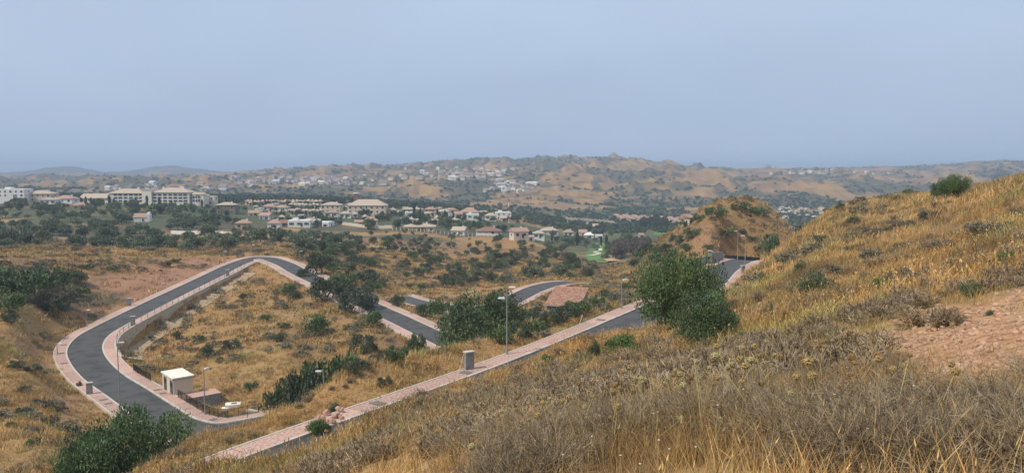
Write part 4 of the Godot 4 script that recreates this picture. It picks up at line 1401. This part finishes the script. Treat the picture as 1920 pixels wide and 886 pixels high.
func lamp_post(at: Vector3, h: float, turn: float, label: String, two := false):
	var o := thing("street_lamp", at, turn, label, "street lamp")
	var mb := MB.new()
	mb.tube(Vector3(0, -0.3, 0), Vector3(0, h, 0), 0.085, 0.05, 10)
	put(mb.done(), "pole", o, M.steel)
	mb = MB.new()
	mb.tube(Vector3(0, -0.05, 0), Vector3(0, 0.45, 0), 0.13, 0.11, 10)
	put(mb.done(), "base_sleeve", o, M.steel)
	for k in (2 if two else 1):
		var y := h if k == 0 else h - 1.0
		mb = MB.new()
		mb.tube(Vector3(0, y - 0.03, 0), Vector3(0.35 - 0.7 * k, y + 0.05, 0), 0.035, 0.03, 8)
		var arm := put(mb.done(), "arm", o, M.steel)
		mb = MB.new()
		var s := 1 - 2 * k
		mb.box(Vector3(s * 0.5, y + 0.08, 0), Vector3(0.62, 0.09, 0.26))
		mb.box(Vector3(s * 0.5, y + 0.145, 0), Vector3(0.5, 0.04, 0.2))
		put(mb.done(), "lamp_head", arm, M.lamp_white)

func pillar(at: Vector3, turn: float, w: float, h: float, label: String):     # concrete meter box
	var o := thing("utility_pillar", at, turn, label, "utility box")
	put(box_mesh(Vector3(0, h / 2 - 0.15, 0), Vector3(w, h + 0.3, w * 0.55)), "body", o, M.concrete)
	put(box_mesh(Vector3(0, h + 0.05, 0), Vector3(w + 0.12, 0.1, w * 0.55 + 0.12)), "cap", o, M.kerb)
	put(box_mesh(Vector3(0, h * 0.55, w * 0.275 + 0.012), Vector3(w * 0.7, h * 0.6, 0.03)), "door", o, M.steel)

func railing(pts: Array, h: float, label: String, bars := true):
	var p0: Vector3 = pts[0]
	var o := thing("railing", p0, 0.0, label, "railing")
	for k in pts.size():
		var mb := MB.new()
		var a: Vector3 = pts[k] - p0
		mb.tube(a + Vector3(0, -0.3, 0), a + Vector3(0, h, 0), 0.035, 0.035, 6)
		put(mb.done(), "post", o, M.iron)
		if k == 0: continue
		var b: Vector3 = pts[k - 1] - p0
		for y in [0.12, h - 0.03]:
			mb = MB.new()
			mb.tube(b + Vector3(0, y, 0), a + Vector3(0, y, 0), 0.025, 0.025, 5)
			put(mb.done(), "rail", o, M.iron)
		if bars:
			mb = MB.new()
			var n := int(a.distance_to(b) / 0.12)
			for s in range(1, n):
				var q := b.lerp(a, s / float(n))
				mb.box(q + Vector3(0, h / 2 + 0.05, 0), Vector3(0.022, h - 0.15, 0.022))
			put(mb.done(), "bars", o, M.iron)

func manhole(r, off, px, dmin, dmax, w, label):
	var b := beside(r, off, px, dmin, dmax)
	var t: Vector3 = r.rt[b[1]]
	var o := put(box_mesh(Vector3(0, 0.008, 0), Vector3(w, 0.03, w * 0.8)), "manhole_cover", self, M.iron_grey, Transform3D(Basis(Vector3.UP, atan2(-t.z, t.x)), b[0]))
	tag(o, label, "manhole cover", "manhole covers in the pavement")
	put(box_mesh(Vector3(0, 0.012, 0), Vector3(w * 0.86, 0.03, w * 0.66)), "plate", o, M.iron_plate)

func street():
	var up = roads[0]
	var va = roads[1]
	var b := []
	# retaining wall inside the long bend
	var w0: int = va.wall[0]
	var w1: int = va.wall[1]
	var o := thing("retaining_wall", va.p[w0], 0.0, "long beige retaining wall under the inner pavement of the winding road", "wall")
	var pp := []
	for q in va.p: pp.append(q - va.p[w0])
	var k := w0
	while k < w1:
		var e := mini(k + 6, w1)
		put(slab(pp, va.rt, k, e, va.half + va.sr + 0.16, va.half + va.sr + 0.46, -4.2, 0.22, 0.02), "wall_panel", o, M.wall)
		k = e
	var top := put(slab(pp, va.rt, w0, w1, va.half + va.sr + 0.12, va.half + va.sr + 0.5, 0.223, 0.30), "coping", o, M.kerb)
	# railing on the wall
	var pts := []
	for s in range(w0, w1, 3): pts.append(va.p[s] + va.rt[s] * (va.half + va.sr + 0.3) + Vector3(0, 0.3, 0))
	railing(pts, 0.9, "thin grey railing on top of the long retaining wall", false)
	# lamps
	b = beside(up, -4.25, 953, 50, 90)
	lamp_post(b[0], 6.1, 0.0, "grey double-headed street lamp on the pink pavement by the carob tree", true)
	b = beside(up, -4.25, 1163, 70, 110)
	lamp_post(b[0], 3.4, 0.4, "short thin street lamp where the pink pavement reaches the roadside tree")
	b = beside(up, 4.2, 1395, 140, 180)
	lamp_post(b[0], 6.6, PI, "street lamp on the right pavement at the road crest")
	b = beside(up, -2.0, 1383, 150, 190)
	lamp_post(b[0], 6.4, PI, "street lamp behind the road crest beside the black fence")
	var p := on_ground(599, 79)
	lamp_post(p, px3(599, 697, 79).y - p.y, PI, "street lamp with white head rising behind the golden grassy bank")
	b = beside(va, -4.1, 223, 90, 105)
	lamp_post(b[0], 9.3, 0.3, "tall thin street lamp at the outer pavement below the bend")
	b = beside(va, 4.1, 386, 84, 97)
	lamp_post(b[0], 5.6, 1.2, "street lamp inside the lower bend next to the curved railing")
	b = beside(va, -4.1, 160, 128, 150)
	lamp_post(b[0], 3.0, 0.0, "small lamp on the outer pavement at the top of the bend")
	p = hit(107, 668)
	lamp_post(p, 2.0, 0.0, "low white-headed lamp in the grass outside the bend")
	b = beside(va, -4.0, 770, 125, 160)
	lamp_post(b[0], 3.6, 0.0, "lamp beside the straight stretch of road under the bushes")
	for a in [[475, 195, 230], [418, 190, 215], [553, 185, 210]]:
		b = beside(va, -4.0, a[0], a[1], a[2])
		lamp_post(b[0], 3.2, 0.0, ["thin lamp at the top of the loop", "thin lamp along the upper straight", "thin lamp just past the top of the loop"][[475, 418, 553].find(a[0])])
	# meter boxes
	b = beside(up, -4.0, 878, 50, 80)
	pillar(b[0], 0.55, 0.78, 1.45, "grey concrete meter pillar on the pink pavement beside the grassy bank")
	var mb := MB.new()
	mb.tube(b[0] + Vector3(-0.75, 0, 0.1), b[0] + Vector3(-0.42, 1.35, 0.1), 0.045, 0.04, 6)
	tag(put(mb.done(), "leaning_pipe", self, M.kerb), "pale pipe leaning against the concrete meter pillar", "pipe")
	for a in [[168, -4.0, 100, 116, 1.5, "concrete meter pillar on the outer pavement below the bend"], [243, -4.2, 140, 160, 1.5, "concrete meter pillar left of the upper straight"], [250, 4.2, 132, 150, 1.7, "concrete meter pillar at the upper end of the curved retaining wall"], [425, 4.2, 190, 215, 1.6, "concrete meter pillar near the top of the retaining wall"], [822, -3.8, 120, 140, 1.1, "white cabinet beside the straight road under the carob tree"]]:
		b = beside(va, a[1], a[0], a[2], a[3])
		pillar(b[0], 0.4, 0.75, a[4], a[5])
	b = beside(up, 4.0, 1393, 125, 150)
	pillar(b[0], 0.5, 0.7, 1.3, "dark meter pillar on the right pavement below the road crest")
	p = hit(384, 329)
	# walls at the crest
	o = thing("entrance_wall", px3(1331, 492, 158), 0.0, "grey concrete wall with square pillar at the road crest", "wall")
	var q0: Vector3 = o.position
	put(box_mesh(Vector3(0, 1.1, 0), Vector3(0.75, 2.5, 0.75)), "gate_pillar", o, M.concrete)
	put(box_mesh(Vector3(0, 2.43, 0), Vector3(0.95, 0.14, 0.95)), "cap", o, M.kerb)
	for g in [[1334, 1357, 473.5, 472, 159, 170], [1312, 1328, 483, 479, 154, 157.5]]:
		var A := px3(g[0], g[2], g[4])
		var B := px3(g[1], g[3], g[5])
		mb = MB.new()
		var lo := Vector3(0, -2.4, 0)
		var th := Vector3(0.2, 0, 0.2)
		mb.quad(A + lo - q0, B + lo - q0, B - q0, A - q0)
		mb.quad(B + lo - th - q0, A + lo - th - q0, A - th - q0, B - th - q0)
		mb.quad(A - q0, B - q0, B - th - q0, A - th - q0)
		mb.quad(B + lo - q0, B + lo - th - q0, B - th - q0, B - q0)
		put(mb.done(), "wall_panel", o, M.concrete)
	pts = []
	for s in 9: pts.append(px3(1359 + s * 8.2, 489, 178.0))
	o = thing("mesh_fence", pts[0], 0.0, "black mesh fence across the end of the road crest", "fence")
	for s in pts.size():
		var a: Vector3 = pts[s] - pts[0]
		put(box_mesh(a + Vector3(0, 0.6, 0), Vector3(0.08, 2.2 - 0.07 * s, 0.08)), "post", o, M.iron)
		if s:
			var c: Vector3 = (pts[s - 1] - pts[0] + a) / 2
			put(box_mesh(c + Vector3(0, 0.65 - 0.04 * s, 0), Vector3(0.93, 1.6 - 0.07 * s, 0.03)), "mesh_panel", o, M.iron)
	# railings by the substation
	pts = []
	for a in [[250, 0], [258, 0], [266, 0], [274, 0], [283, 0]]:
		b = beside(va, 4.25, a[0], 98, 120)
		pts.append(b[0])
	railing(pts, 1.1, "short black railing on the inner pavement above the substation")
	pts = []
	for x in [331, 339, 348, 357, 368, 380, 394, 410, 428, 448, 470, 490]:
		b = beside(va, 4.25, x, 84, 101)
		pts.append(b[0])
	railing(pts, 1.1, "curved black railing round the lower bend beside the substation")
	# substation
	var c0 := px3(325, 744, 101.8)
	var ax := Vector3(3.1, 0, 3.6).normalized()
	o = thing("substation", c0, atan2(-ax.z, ax.x), "small cream transformer house with flat white roof and dark doors by the lower bend", "substation")
	# local: the door face runs along -x at z = 0, the house lies towards -z
	put(box_mesh(Vector3(-2.35, 1.05, -1.3), Vector3(4.7, 2.7, 2.6)), "wall", o, M.cream)
	put(box_mesh(Vector3(-2.35, 2.5, -1.3), Vector3(5.0, 0.18, 2.9)), "roof", o, M.roof_white)
	put(box_mesh(Vector3(-2.35, 2.36, -1.3), Vector3(4.86, 0.08, 2.76)), "roof_edge", o, M.iron)
	for x in [-0.75, -3.4]:
		var dr := put(box_mesh(Vector3(x, 1.05, 0.02), Vector3(1.1, 2.1, 0.06)), "door", o, M.door)
		put(box_mesh(Vector3(x, 1.55, 0.06), Vector3(0.8, 0.5, 0.04)), "louvre", dr, M.iron)
		put(box_mesh(Vector3(x + 0.4, 1.0, 0.07), Vector3(0.06, 0.16, 0.05)), "handle", dr, M.steel)
	put(box_mesh(Vector3(1.3, -1.2, -2.6), Vector3(2.6, 2.6, 5.6)), "plinth", o, M.concrete)
	put(box_mesh(Vector3(1.3, 0.14, -2.6), Vector3(2.7, 0.08, 5.7)), "terrace", o, M.pink[1])
	# concrete chamber with a hole
	p = hit(437, 764)
	o = thing("concrete_chamber", p, 0.3, "white concrete slab with a square hatch in the dry grass", "concrete slab")
	put(box_mesh(Vector3(0, 0.25, 0), Vector3(2.0, 0.7, 1.4)), "slab", o, M.roof_white)
	put(box_mesh(Vector3(0.1, 0.61, 0), Vector3(0.7, 0.04, 0.6)), "hatch", o, M.iron_grey)
	put(box_mesh(Vector3(-1.0, 0.1, 0.5), Vector3(0.9, 0.35, 0.8)), "step", o, M.roof_white)
	p = hit(478, 773)
	tag(put(box_mesh(Vector3(0, 0.12, 0), Vector3(2.6, 0.3, 0.5)), "concrete_beam", self, M.kerb, Transform3D(Basis(Vector3.UP, -0.5), p)), "pale concrete beam lying behind the curved railing", "concrete beam")
	# tiled hut
	hut()
	# covers
	for a in [[118, 112, 130], [113, 110, 125], [120, 105, 122], [205, 96, 106], [195, 98, 108]]: manhole(va, -3.4, a[0], a[1], a[2], 0.9, "dark cover set in the pink pavement outside the road bend")
	for a in [[293, 95, 110], [306, 92, 106], [400, 84, 95]]: manhole(va, 3.4, a[0], a[1], a[2], 0.9, "dark cover set in the pink pavement by the substation")
	for a in [[716, 50, 70], [880, 55, 80], [1130, 70, 100]]: manhole(up, -3.5, a[0], a[1], a[2], 1.0, "dark cover set in the pavement of the upper road")
	# broken paving
	rng.seed = 55
	for s in 16:
		b = beside(up, -3.5 + rng.randf_range(-1.0, 0.7), rng.randf_range(606, 640), 45, 60)
		var st := put(K.stone[rng.randi() % 3], "rubble", self, M.pink[rng.randi() % 4], Transform3D(Basis(rdir(), rng.randf() * 3).scaled(Vector3.ONE * rng.randf_range(0.14, 0.3)), b[0] + Vector3(0, 0.08 + 0.2 * rng.randf(), 0)))
		tag(st, "lump of broken pink paving heaped on the pavement", "rubble", "broken paving on the upper pavement")
	# wire fence below the bank
	pts = []
	for a in [[236, 47.2], [262, 48.6], [288, 49.9], [314, 51.2], [340, 52.4], [366, 53.4]]: pts.append(on_ground(a[0], a[1]))
	wire_fence(pts, 1.5, "sagging wire fence along the bank above the carob tree")
	p = pts[0]
	mb = MB.new()
	mb.quad(Vector3(-0.35, 1.35, 0), Vector3(0.02, 1.5, 0.05), Vector3(0.05, 1.62, 0.03), Vector3(-0.3, 1.45, -0.04))
	mb.box(Vector3(0, 1.56, 0.02), Vector3(0.09, 0.22, 0.09))
	tag(put(mb.done(), "yellow_ribbon", self, M.yellow, Transform3D(Basis.IDENTITY, p)), "yellow tape tied to the end post of the wire fence", "ribbon")
	pts = []
	for s in 9: pts.append(on_ground(1060 + s * 17.0, 88 + s * 1.9))
	wire_fence(pts, 1.6, "thin wire fence on the grassy bank near the tiled hut")
	pts = []
	for s in 6: pts.append(on_ground(880 + s * 16.0, 78.5 + s * 1.7))
	wire_fence(pts, 1.3, "wire fence on the bank in front of the carob tree")
	mb = MB.new()
	p = on_ground(1090, 84)
	mb.tube(Vector3(-0.25, -0.2, 0), Vector3(0.25, 1.35, 0), 0.05, 0.045, 6)
	tag(put(mb.done(), "leaning_post", self, M.kerb, Transform3D(Basis.IDENTITY, p)), "pale post leaning over beside the pink pavement", "post")
	stage("street things")

func wire_fence(pts: Array, h: float, label: String):
	var p0: Vector3 = pts[0]
	var o := thing("wire_fence", p0, 0.0, label, "fence")
	for k in pts.size():
		var a: Vector3 = pts[k] - p0
		var mb := MB.new()
		mb.tube(a + Vector3(0, -0.3, 0), a + Vector3(0, h, 0), 0.03, 0.03, 6)
		put(mb.done(), "post", o, M.steel)
		if k == 0: continue
		var b: Vector3 = pts[k - 1] - p0
		mb = MB.new()
		for s in 7:
			var y := h * (0.1 + 0.14 * s)
			mb.tube(b + Vector3(0, y, 0), a + Vector3(0, y, 0), 0.006, 0.006, 3, false)
		var n := int(a.distance_to(b) / 0.2)
		for s in n:
			var q := b.lerp(a, s / float(n))
			mb.tube(q + Vector3(0, h * 0.1, 0), q + Vector3(0, h * 0.94, 0), 0.005, 0.005, 3, false)
		put(mb.done(), "wire_mesh", o, M.steel)

func hut():
	var eave := px3(1021, 571, 145)          # left end of the front eave
	var ax := Vector3(0.938, 0, 0.345)       # along the eave
	var o := thing("tiled_hut", eave - Vector3(0, 3.4, 0), atan2(-ax.z, ax.x), "small grey-walled hut with a broad pinkish terracotta tiled roof", "hut")
	var L := 6.9
	var run := 6.8
	var rise := 2.5
	put(box_mesh(Vector3(L / 2, 1.6, -run / 2 - 0.6), Vector3(L - 0.7, 3.5, run + 0.4)), "wall", o, M.concrete)
	var mb := MB.new()
	for s in [0.36, L - 0.36]:
		mb.tri(Vector3(s, 3.3, -0.5), Vector3(s, 3.3, -run - 0.9), Vector3(s, 3.3 + rise * 0.9, -run))
		mb.tri(Vector3(s + 0.01, 3.3, -run - 0.9), Vector3(s + 0.01, 3.3, -0.5), Vector3(s + 0.01, 3.3 + rise * 0.9, -run))
	put(mb.done(), "gable", o, M.concrete)
	var rf := put(box_mesh(Vector3.ZERO, Vector3(L, 0.12, sqrt(run * run + rise * rise))), "roof", o, M.tiles_dark, Transform3D(Basis(Vector3.RIGHT, atan2(rise, run)), Vector3(L / 2, 3.36 + rise / 2, -run / 2)))
	# tiles: 15 courses of 23
	var half := MB.new()
	for k in 5:
		var f := PI * k / 5
		var g := PI * (k + 1) / 5
		half.quad(Vector3(cos(f) * 0.15, sin(f) * 0.09, 0.29), Vector3(cos(f) * 0.13, sin(f) * 0.075, -0.25), Vector3(cos(g) * 0.13, sin(g) * 0.075, -0.25), Vector3(cos(g) * 0.15, sin(g) * 0.09, 0.29))
	var tm := half.done()
	rng.seed = 909
	var rl := sqrt(run * run + rise * rise)
	for r in 14:
		for c in 21:
			put(tm, "tile", rf, M.tile[rng.randi() % 5], Transform3D(Basis(Vector3.RIGHT, -0.05), Vector3(-L / 2 + 0.2 + c * (L - 0.4) / 20.0, 0.075 + rng.randf() * 0.015, rl / 2 - 0.3 - r * (rl - 0.55) / 13.0)))
	mb = MB.new()
	mb.tube(Vector3(-L / 2, 0.08, -rl / 2), Vector3(L / 2, 0.08, -rl / 2), 0.14, 0.14, 8)
	put(mb.done(), "ridge_cap", rf, M.tile[1])
	put(box_mesh(Vector3(0, -0.02, rl / 2 + 0.06), Vector3(L, 0.2, 0.08)), "eave_board", rf, M.kerb)
	mb = MB.new()
	mb.box(Vector3(L + 0.02, 1.7, -3.2), Vector3(0.08, 2.0, 1.0))
	put(mb.done(), "door", o, M.door)
	put(box_mesh(Vector3(L - 0.3, 2.0, -5.2), Vector3(0.08, 0.9, 0.9)), "window", o, M.pane)

# ------------------------------------------------------------------ golf course, stones, flowers
func golf():
	var rows := [[384, 1113, 1141], [396, 1105, 1145], [412, 1100, 1145], [430, 1097, 1142], [450, 1100, 1139], [475, 1106, 1137], [500, 1112, 1137], [525, 1116, 1137]]
	var mb := MB.new()
	var prev := []
	for k in 58:
		var f := k / 57.0 * (rows.size() - 1)
		var i := mini(int(f), rows.size() - 2)
		var d: float = lerpf(rows[i][0], rows[i + 1][0], f - i)
		var a: float = lerpf(rows[i][1], rows[i + 1][1], f - i)
		var b: float = lerpf(rows[i][2], rows[i + 1][2], f - i)
		var row := []
		for c in 13:
			var p := on_ground(lerpf(a, b, c / 12.0), d)
			row.append(p + Vector3(0, 0.35, 0))
		if prev:
			for c in 12:
				var g := 1.0 + 0.35 * fb.get_noise_2d(row[c].x * 0.08, row[c].z * 0.08)
				mb.col = Color(0.105 * g, 0.185 * g, 0.05 * g)
				mb.quad(prev[c], prev[c + 1], row[c + 1], row[c])
		prev = row
	tag(put(mb.done(), "golf_lawn", self, M.lawn), "", "", "", "structure")
	mb = MB.new()
	prev = []
	for k in 14:
		var row := []
		for c in 8:
			row.append(on_ground(1225 + c * 6.5 + k * 1.0, 590 + k * 9.0) + Vector3(0, 0.4, 0))
		if prev:
			for c in 7:
				mb.col = Color(0.10, 0.18, 0.05)
				mb.quad(prev[c], prev[c + 1], row[c + 1], row[c])
		prev = row
	tag(put(mb.done(), "golf_green", self, M.lawn), "", "", "", "structure")
	var line := []
	for a in [[1099, 424], [1110, 427], [1121, 433], [1125, 438], [1120, 443], [1116, 448], [1120, 455], [1126, 462], [1127, 474], [1124, 488], [1126, 500]]:
		line.append(on_ground(a[0], a[1]) + Vector3(0, 0.5, 0))
	ribbon("golf_path", line, 1.1, M.path)
	line = []
	for a in [[1152, 388], [1148, 396], [1141, 408], [1143, 424], [1147, 445], [1152, 465]]:
		line.append(on_ground(a[0], a[1]) + Vector3(0, 0.55, 0))
	ribbon("sandy_track", line, 3.4, M.sand)
	line = []
	var va = roads[1]
	for k in range(va.wall[0] + 4, va.wall[1] - 4, 5):
		var q: Vector3 = va.p[k] + va.rt[k] * (va.half + va.sr + 2.6)
		line.append(Vector3(q.x, gh(q.x, q.z) + 0.1, q.z))
	ribbon("dirt_track", line, 1.5, M.sand_dark)
	stage("golf")

func ribbon(called, line: Array, half: float, m):
	var mb := MB.new()
	var p := []
	for k in line.size() - 1:
		for s in 6: p.append(line[k].cubic_interpolate(line[k + 1], line[maxi(k - 1, 0)], line[mini(k + 2, line.size() - 1)], s / 6.0))
	p.append(line[-1])
	var la := Vector3.ZERO
	var lb := Vector3.ZERO
	for k in p.size():
		var t: Vector3 = (p[mini(k + 1, p.size() - 1)] - p[maxi(k - 1, 0)])
		t.y = 0
		t = t.normalized()
		var r := Vector3(-t.z, 0, t.x) * half * (1.0 + 0.25 * nz.get_noise_1d(k * 0.7))
		var a: Vector3 = p[k] - r
		var b: Vector3 = p[k] + r
		a.y = maxf(a.y, gh(a.x, a.z) + 0.1)
		b.y = maxf(b.y, gh(b.x, b.z) + 0.1)
		if k: mb.quad(la, lb, b, a)
		la = a
		lb = b
	tag(put(mb.done(), called, self, m), "", "", "", "structure")

func stone_mesh(sd: int) -> ArrayMesh:
	rng.seed = sd
	var mb := MB.new()
	var ring := []
	for r in 4:
		var y := cos(PI * (r + 0.5) / 4.0)
		var row := []
		for k in 7:
			var f := TAU * k / 7
			row.append(Vector3(cos(f) * sqrt(1 - y * y), y * 0.7, sin(f) * sqrt(1 - y * y)) * rng.randf_range(0.75, 1.2))
		ring.append(row)
	for r in 3:
		for k in 7:
			mb.quad(ring[r + 1][k], ring[r + 1][(k + 1) % 7], ring[r][(k + 1) % 7], ring[r][k])
	for k in 7:
		mb.tri(Vector3(0, 0.72, 0), ring[0][k], ring[0][(k + 1) % 7])
		mb.tri(Vector3(0, -0.7, 0), ring[3][(k + 1) % 7], ring[3][k])
	return mb.done()

func small_things():
	# stones on the bare earth
	rng.seed = 66
	var n := 0
	var X := []
	var C := []
	for k in 4000:
		var d := rng.randf_range(6, 18)
		var x := rng.randf_range(0.35, 0.75) * d
		if not bare(x, -d): continue
		var s := 0.012 + 0.05 * pow(rng.randf(), 3.0)
		var xf := Transform3D(Basis(rdir(), rng.randf() * 3).scaled(Vector3.ONE * s), Vector3(x, gh(x, -d) + s * 0.3, -d))
		if s > 0.02 and n < 160:
			n += 1
			tag(put(K.stone[k % 3], "stone", self, M.rock[k % 3], xf), "small reddish stone lying on the bare earth clearing", "stone", "stones on the bare earth")
		else:
			X.append(xf)
			var t := rng.randf_range(0.8, 1.3)
			C.append(Color(0.40 * t, 0.25 * t, 0.16 * t))
	scatter("gravel", K.stone[0], M.gravel, X, C, "loose reddish gravel on the bare earth", "gravel")
	# dried flower heads on stalks
	rng.seed = 67
	for k in 360:
		var d := exp(rng.randf_range(log(3.4), log(13.0)))
		var x := (rng.randf_range(-0.08, 0.62) if k % 2 == 0 else rng.randf_range(0.05, 0.5)) * d
		if d < 4.0 or d < 6 and rng.randf() < 0.3: continue
		if bare(x, -d) or fb.get_noise_2d(x * 0.5, -d * 0.5) < -0.05: continue
		var h := rng.randf_range(0.3, 0.62)
		var lean := Vector3(rng.randfn() * 0.12, 0, rng.randfn() * 0.12)
		var o := thing("dried_flower", Vector3(x, gh(x, -d), -d), 0.0, "dried yellow-brown thistle-like flower head on a thin stalk", "dried flower", "dried flowers on the near slope")
		var mb := MB.new()
		mb.tube(Vector3(0, -0.05, 0), Vector3(0, h * 0.5, 0) + lean * 0.3, 0.0035, 0.003, 4, false)
		mb.tube(Vector3(0, h * 0.5, 0) + lean * 0.3, Vector3(0, h, 0) + lean, 0.003, 0.0025, 4, false)
		put(mb.done(), "stalk", o, M.stalk)
		var s := rng.randf_range(0.014, 0.034)
		put(K.head[k % 3], "seed_head", o, M.twig, Transform3D(Basis(rdir(), rng.randf()).scaled(Vector3(s, s * rng.randf_range(0.75, 1.05), s)), Vector3(0, h, 0) + lean))
	for k in 60:
		var d := exp(rng.randf_range(log(3.2), log(9.0)))
		var x := rng.randf_range(-0.1, 0.6) * d
		var h := rng.randf_range(0.2, 0.4)
		var o := thing("white_flower", Vector3(x, gh(x, -d), -d), 0.0, "tiny white dry flower on a thin stalk among the grey shrubs", "flower", "tiny white flowers on the near slope")
		var mb := MB.new()
		mb.tube(Vector3(0, -0.05, 0), Vector3(0.02, h, 0), 0.002, 0.0018, 3, false)
		put(mb.done(), "stalk", o, M.stalk)
		put(K.stone[k % 3], "bloom", o, M.kerb, Transform3D(Basis.from_scale(Vector3(0.007, 0.005, 0.007)), Vector3(0.02, h, 0)))
	stage("small things")

func head_mesh(sd: int, col: Color) -> ArrayMesh:      # ball of spiky rays
	rng.seed = sd
	var mb := MB.new()
	for k in 120:
		var q := rdir()
		var s := q.cross(rdir()).normalized() * 0.16
		mb.col = tone(col, 0.3)
		mb.tri(q * 0.3 - s, q * 0.3 + s, q * rng.randf_range(0.85, 1.15))
		mb.tri(q * 0.95 - s * 0.8, q * 0.95 + s * 0.8, q * 0.8 + s.cross(q))
		mb.tri(q * 0.8 - s * 1.6, q * 0.8 + s * 1.6, q * 0.85 + s.cross(q) * 1.6)
	return mb.done()

func _ready():
	t0 = Time.get_ticks_msec()
	rng.seed = 11
	# camera, air, sun
	var cam := Camera3D.new()
	cam.name = "camera"
	cam.fov = rad_to_deg(2.0 * atan(443.0 / FPX))
	cam.near = 0.1
	cam.far = 20000
	cam.rotation.x = -PITCH
	add_child(cam)
	cam.current = true
	var we := WorldEnvironment.new()
	we.name = "air"
	var env := Environment.new()
	env.background_mode = Environment.BG_SKY
	var sky := Sky.new()
	var sm := PanoramaSkyMaterial.new()
	sm.panorama = sky_picture()
	sky.sky_material = sm
	env.sky = sky
	env.tonemap_mode = Environment.TONE_MAPPER_LINEAR
	env.tonemap_exposure = 1.15
	env.fog_enabled = true
	env.fog_density = 0.00023
	env.fog_light_color = Color(0.82, 0.90, 1.0)
	env.sdfgi_enabled = true
	env.ssao_enabled = true
	env.ssil_enabled = true
	we.environment = env
	add_child(we)
	var sun := DirectionalLight3D.new()
	sun.name = "sun"
	sun.light_energy = 1.0
	sun.light_color = Color(1.0, 0.96, 0.89)
	sun.light_angular_distance = 2.0
	sun.shadow_enabled = true
	sun.rotation = Vector3(deg_to_rad(-52), deg_to_rad(-58), 0)
	add_child(sun)

	nz.seed = 3; nz.frequency = 1.0; nz.fractal_type = FastNoiseLite.FRACTAL_NONE
	fb.seed = 8; fb.frequency = 1.0; fb.fractal_octaves = 4
	rdg.seed = 21; rdg.frequency = 1.0; rdg.fractal_type = FastNoiseLite.FRACTAL_RIDGED; rdg.fractal_octaves = 3
	materials()
	stage("materials")

	# upper road: the left pavement's middle line is read off the photograph, the road's centre lies 3.5 m to its right
	var w1 := [Vector3(-40, -17.6, -12), Vector3(-27, -17.3, -28), Vector3(-16.2, -17, -45.3), Vector3(-0.33, -17, -68.7), Vector3(16.4, -17, -97), Vector3(22, -17.6, -108), Vector3(29, -18.2, -126), Vector3(37, -18.9, -147), Vector3(47.3, -19.9, -170), Vector3(56, -22.5, -190), Vector3(62, -27, -212)]
	var k1 := []
	for k in w1.size():
		var t: Vector3 = w1[mini(k + 1, w1.size() - 1)] - w1[maxi(k - 1, 0)]
		t.y = 0
		t = t.normalized()
		k1.append(w1[k] + Vector3(-t.z, 0, t.x) * 3.5)
	add_road("upper_road", k1, 2.6, 1.8, 1.8, 7.0, 7.0, "")
	# road that winds down the valley
	var k2 := world_line([[640, 775, 90], [560, 783, 90], [500, 791, 89.5], [440, 803, 88.5], [388, 809, 88], [330, 797, 90], [290, 772, 95], [236, 735, 103.5], [195, 708, 111], [168, 680, 118.5], [158, 655, 125], [172, 632, 133.5], [205, 612, 141.5], [250, 589, 151.5], [300, 564, 165], [350, 540, 179], [400, 516, 195], [430, 501, 207], [455, 491, 214], [480, 483.5, 219], [500, 484, 219], [520, 490, 212], [540, 498, 205], [562, 511, 195], [630, 543, 172], [700, 577, 154], [740, 595, 146.5], [780, 614, 139.5], [840, 643, 129], [900, 671, 121]])
	add_road("valley_road", k2, 2.5, 1.8, 1.8, 7.0, 12.0, "", [9, 17])
	var k3 := world_line([[745, 556, 185], [775, 565, 175], [820, 575, 166], [860, 580, 162.5], [910, 578, 162], [950, 568, 164.5], [982, 552, 171], [1010, 540, 177], [1045, 531.5, 186], [1080, 529, 195]])
	add_road("lower_road", k3, 2.7, 1.5, 1.5, 6.0, 5.0, "")
	make_lattice()
	stage("lattice")
	make_ground()
	ground_mesh()
	stage("ground mesh")
	for r in roads: build_road(r)
	K.stone = [stone_mesh(1), stone_mesh(2), stone_mesh(3)]
	K.head = [head_mesh(4, Color(0.48, 0.34, 0.13)), head_mesh(5, Color(0.37, 0.22, 0.09)), head_mesh(6, Color(0.48, 0.41, 0.19))]
	plant_meshes()
	golf()
	street()
	village()
	trees()
	grasses()
	small_things()
	stage("done")
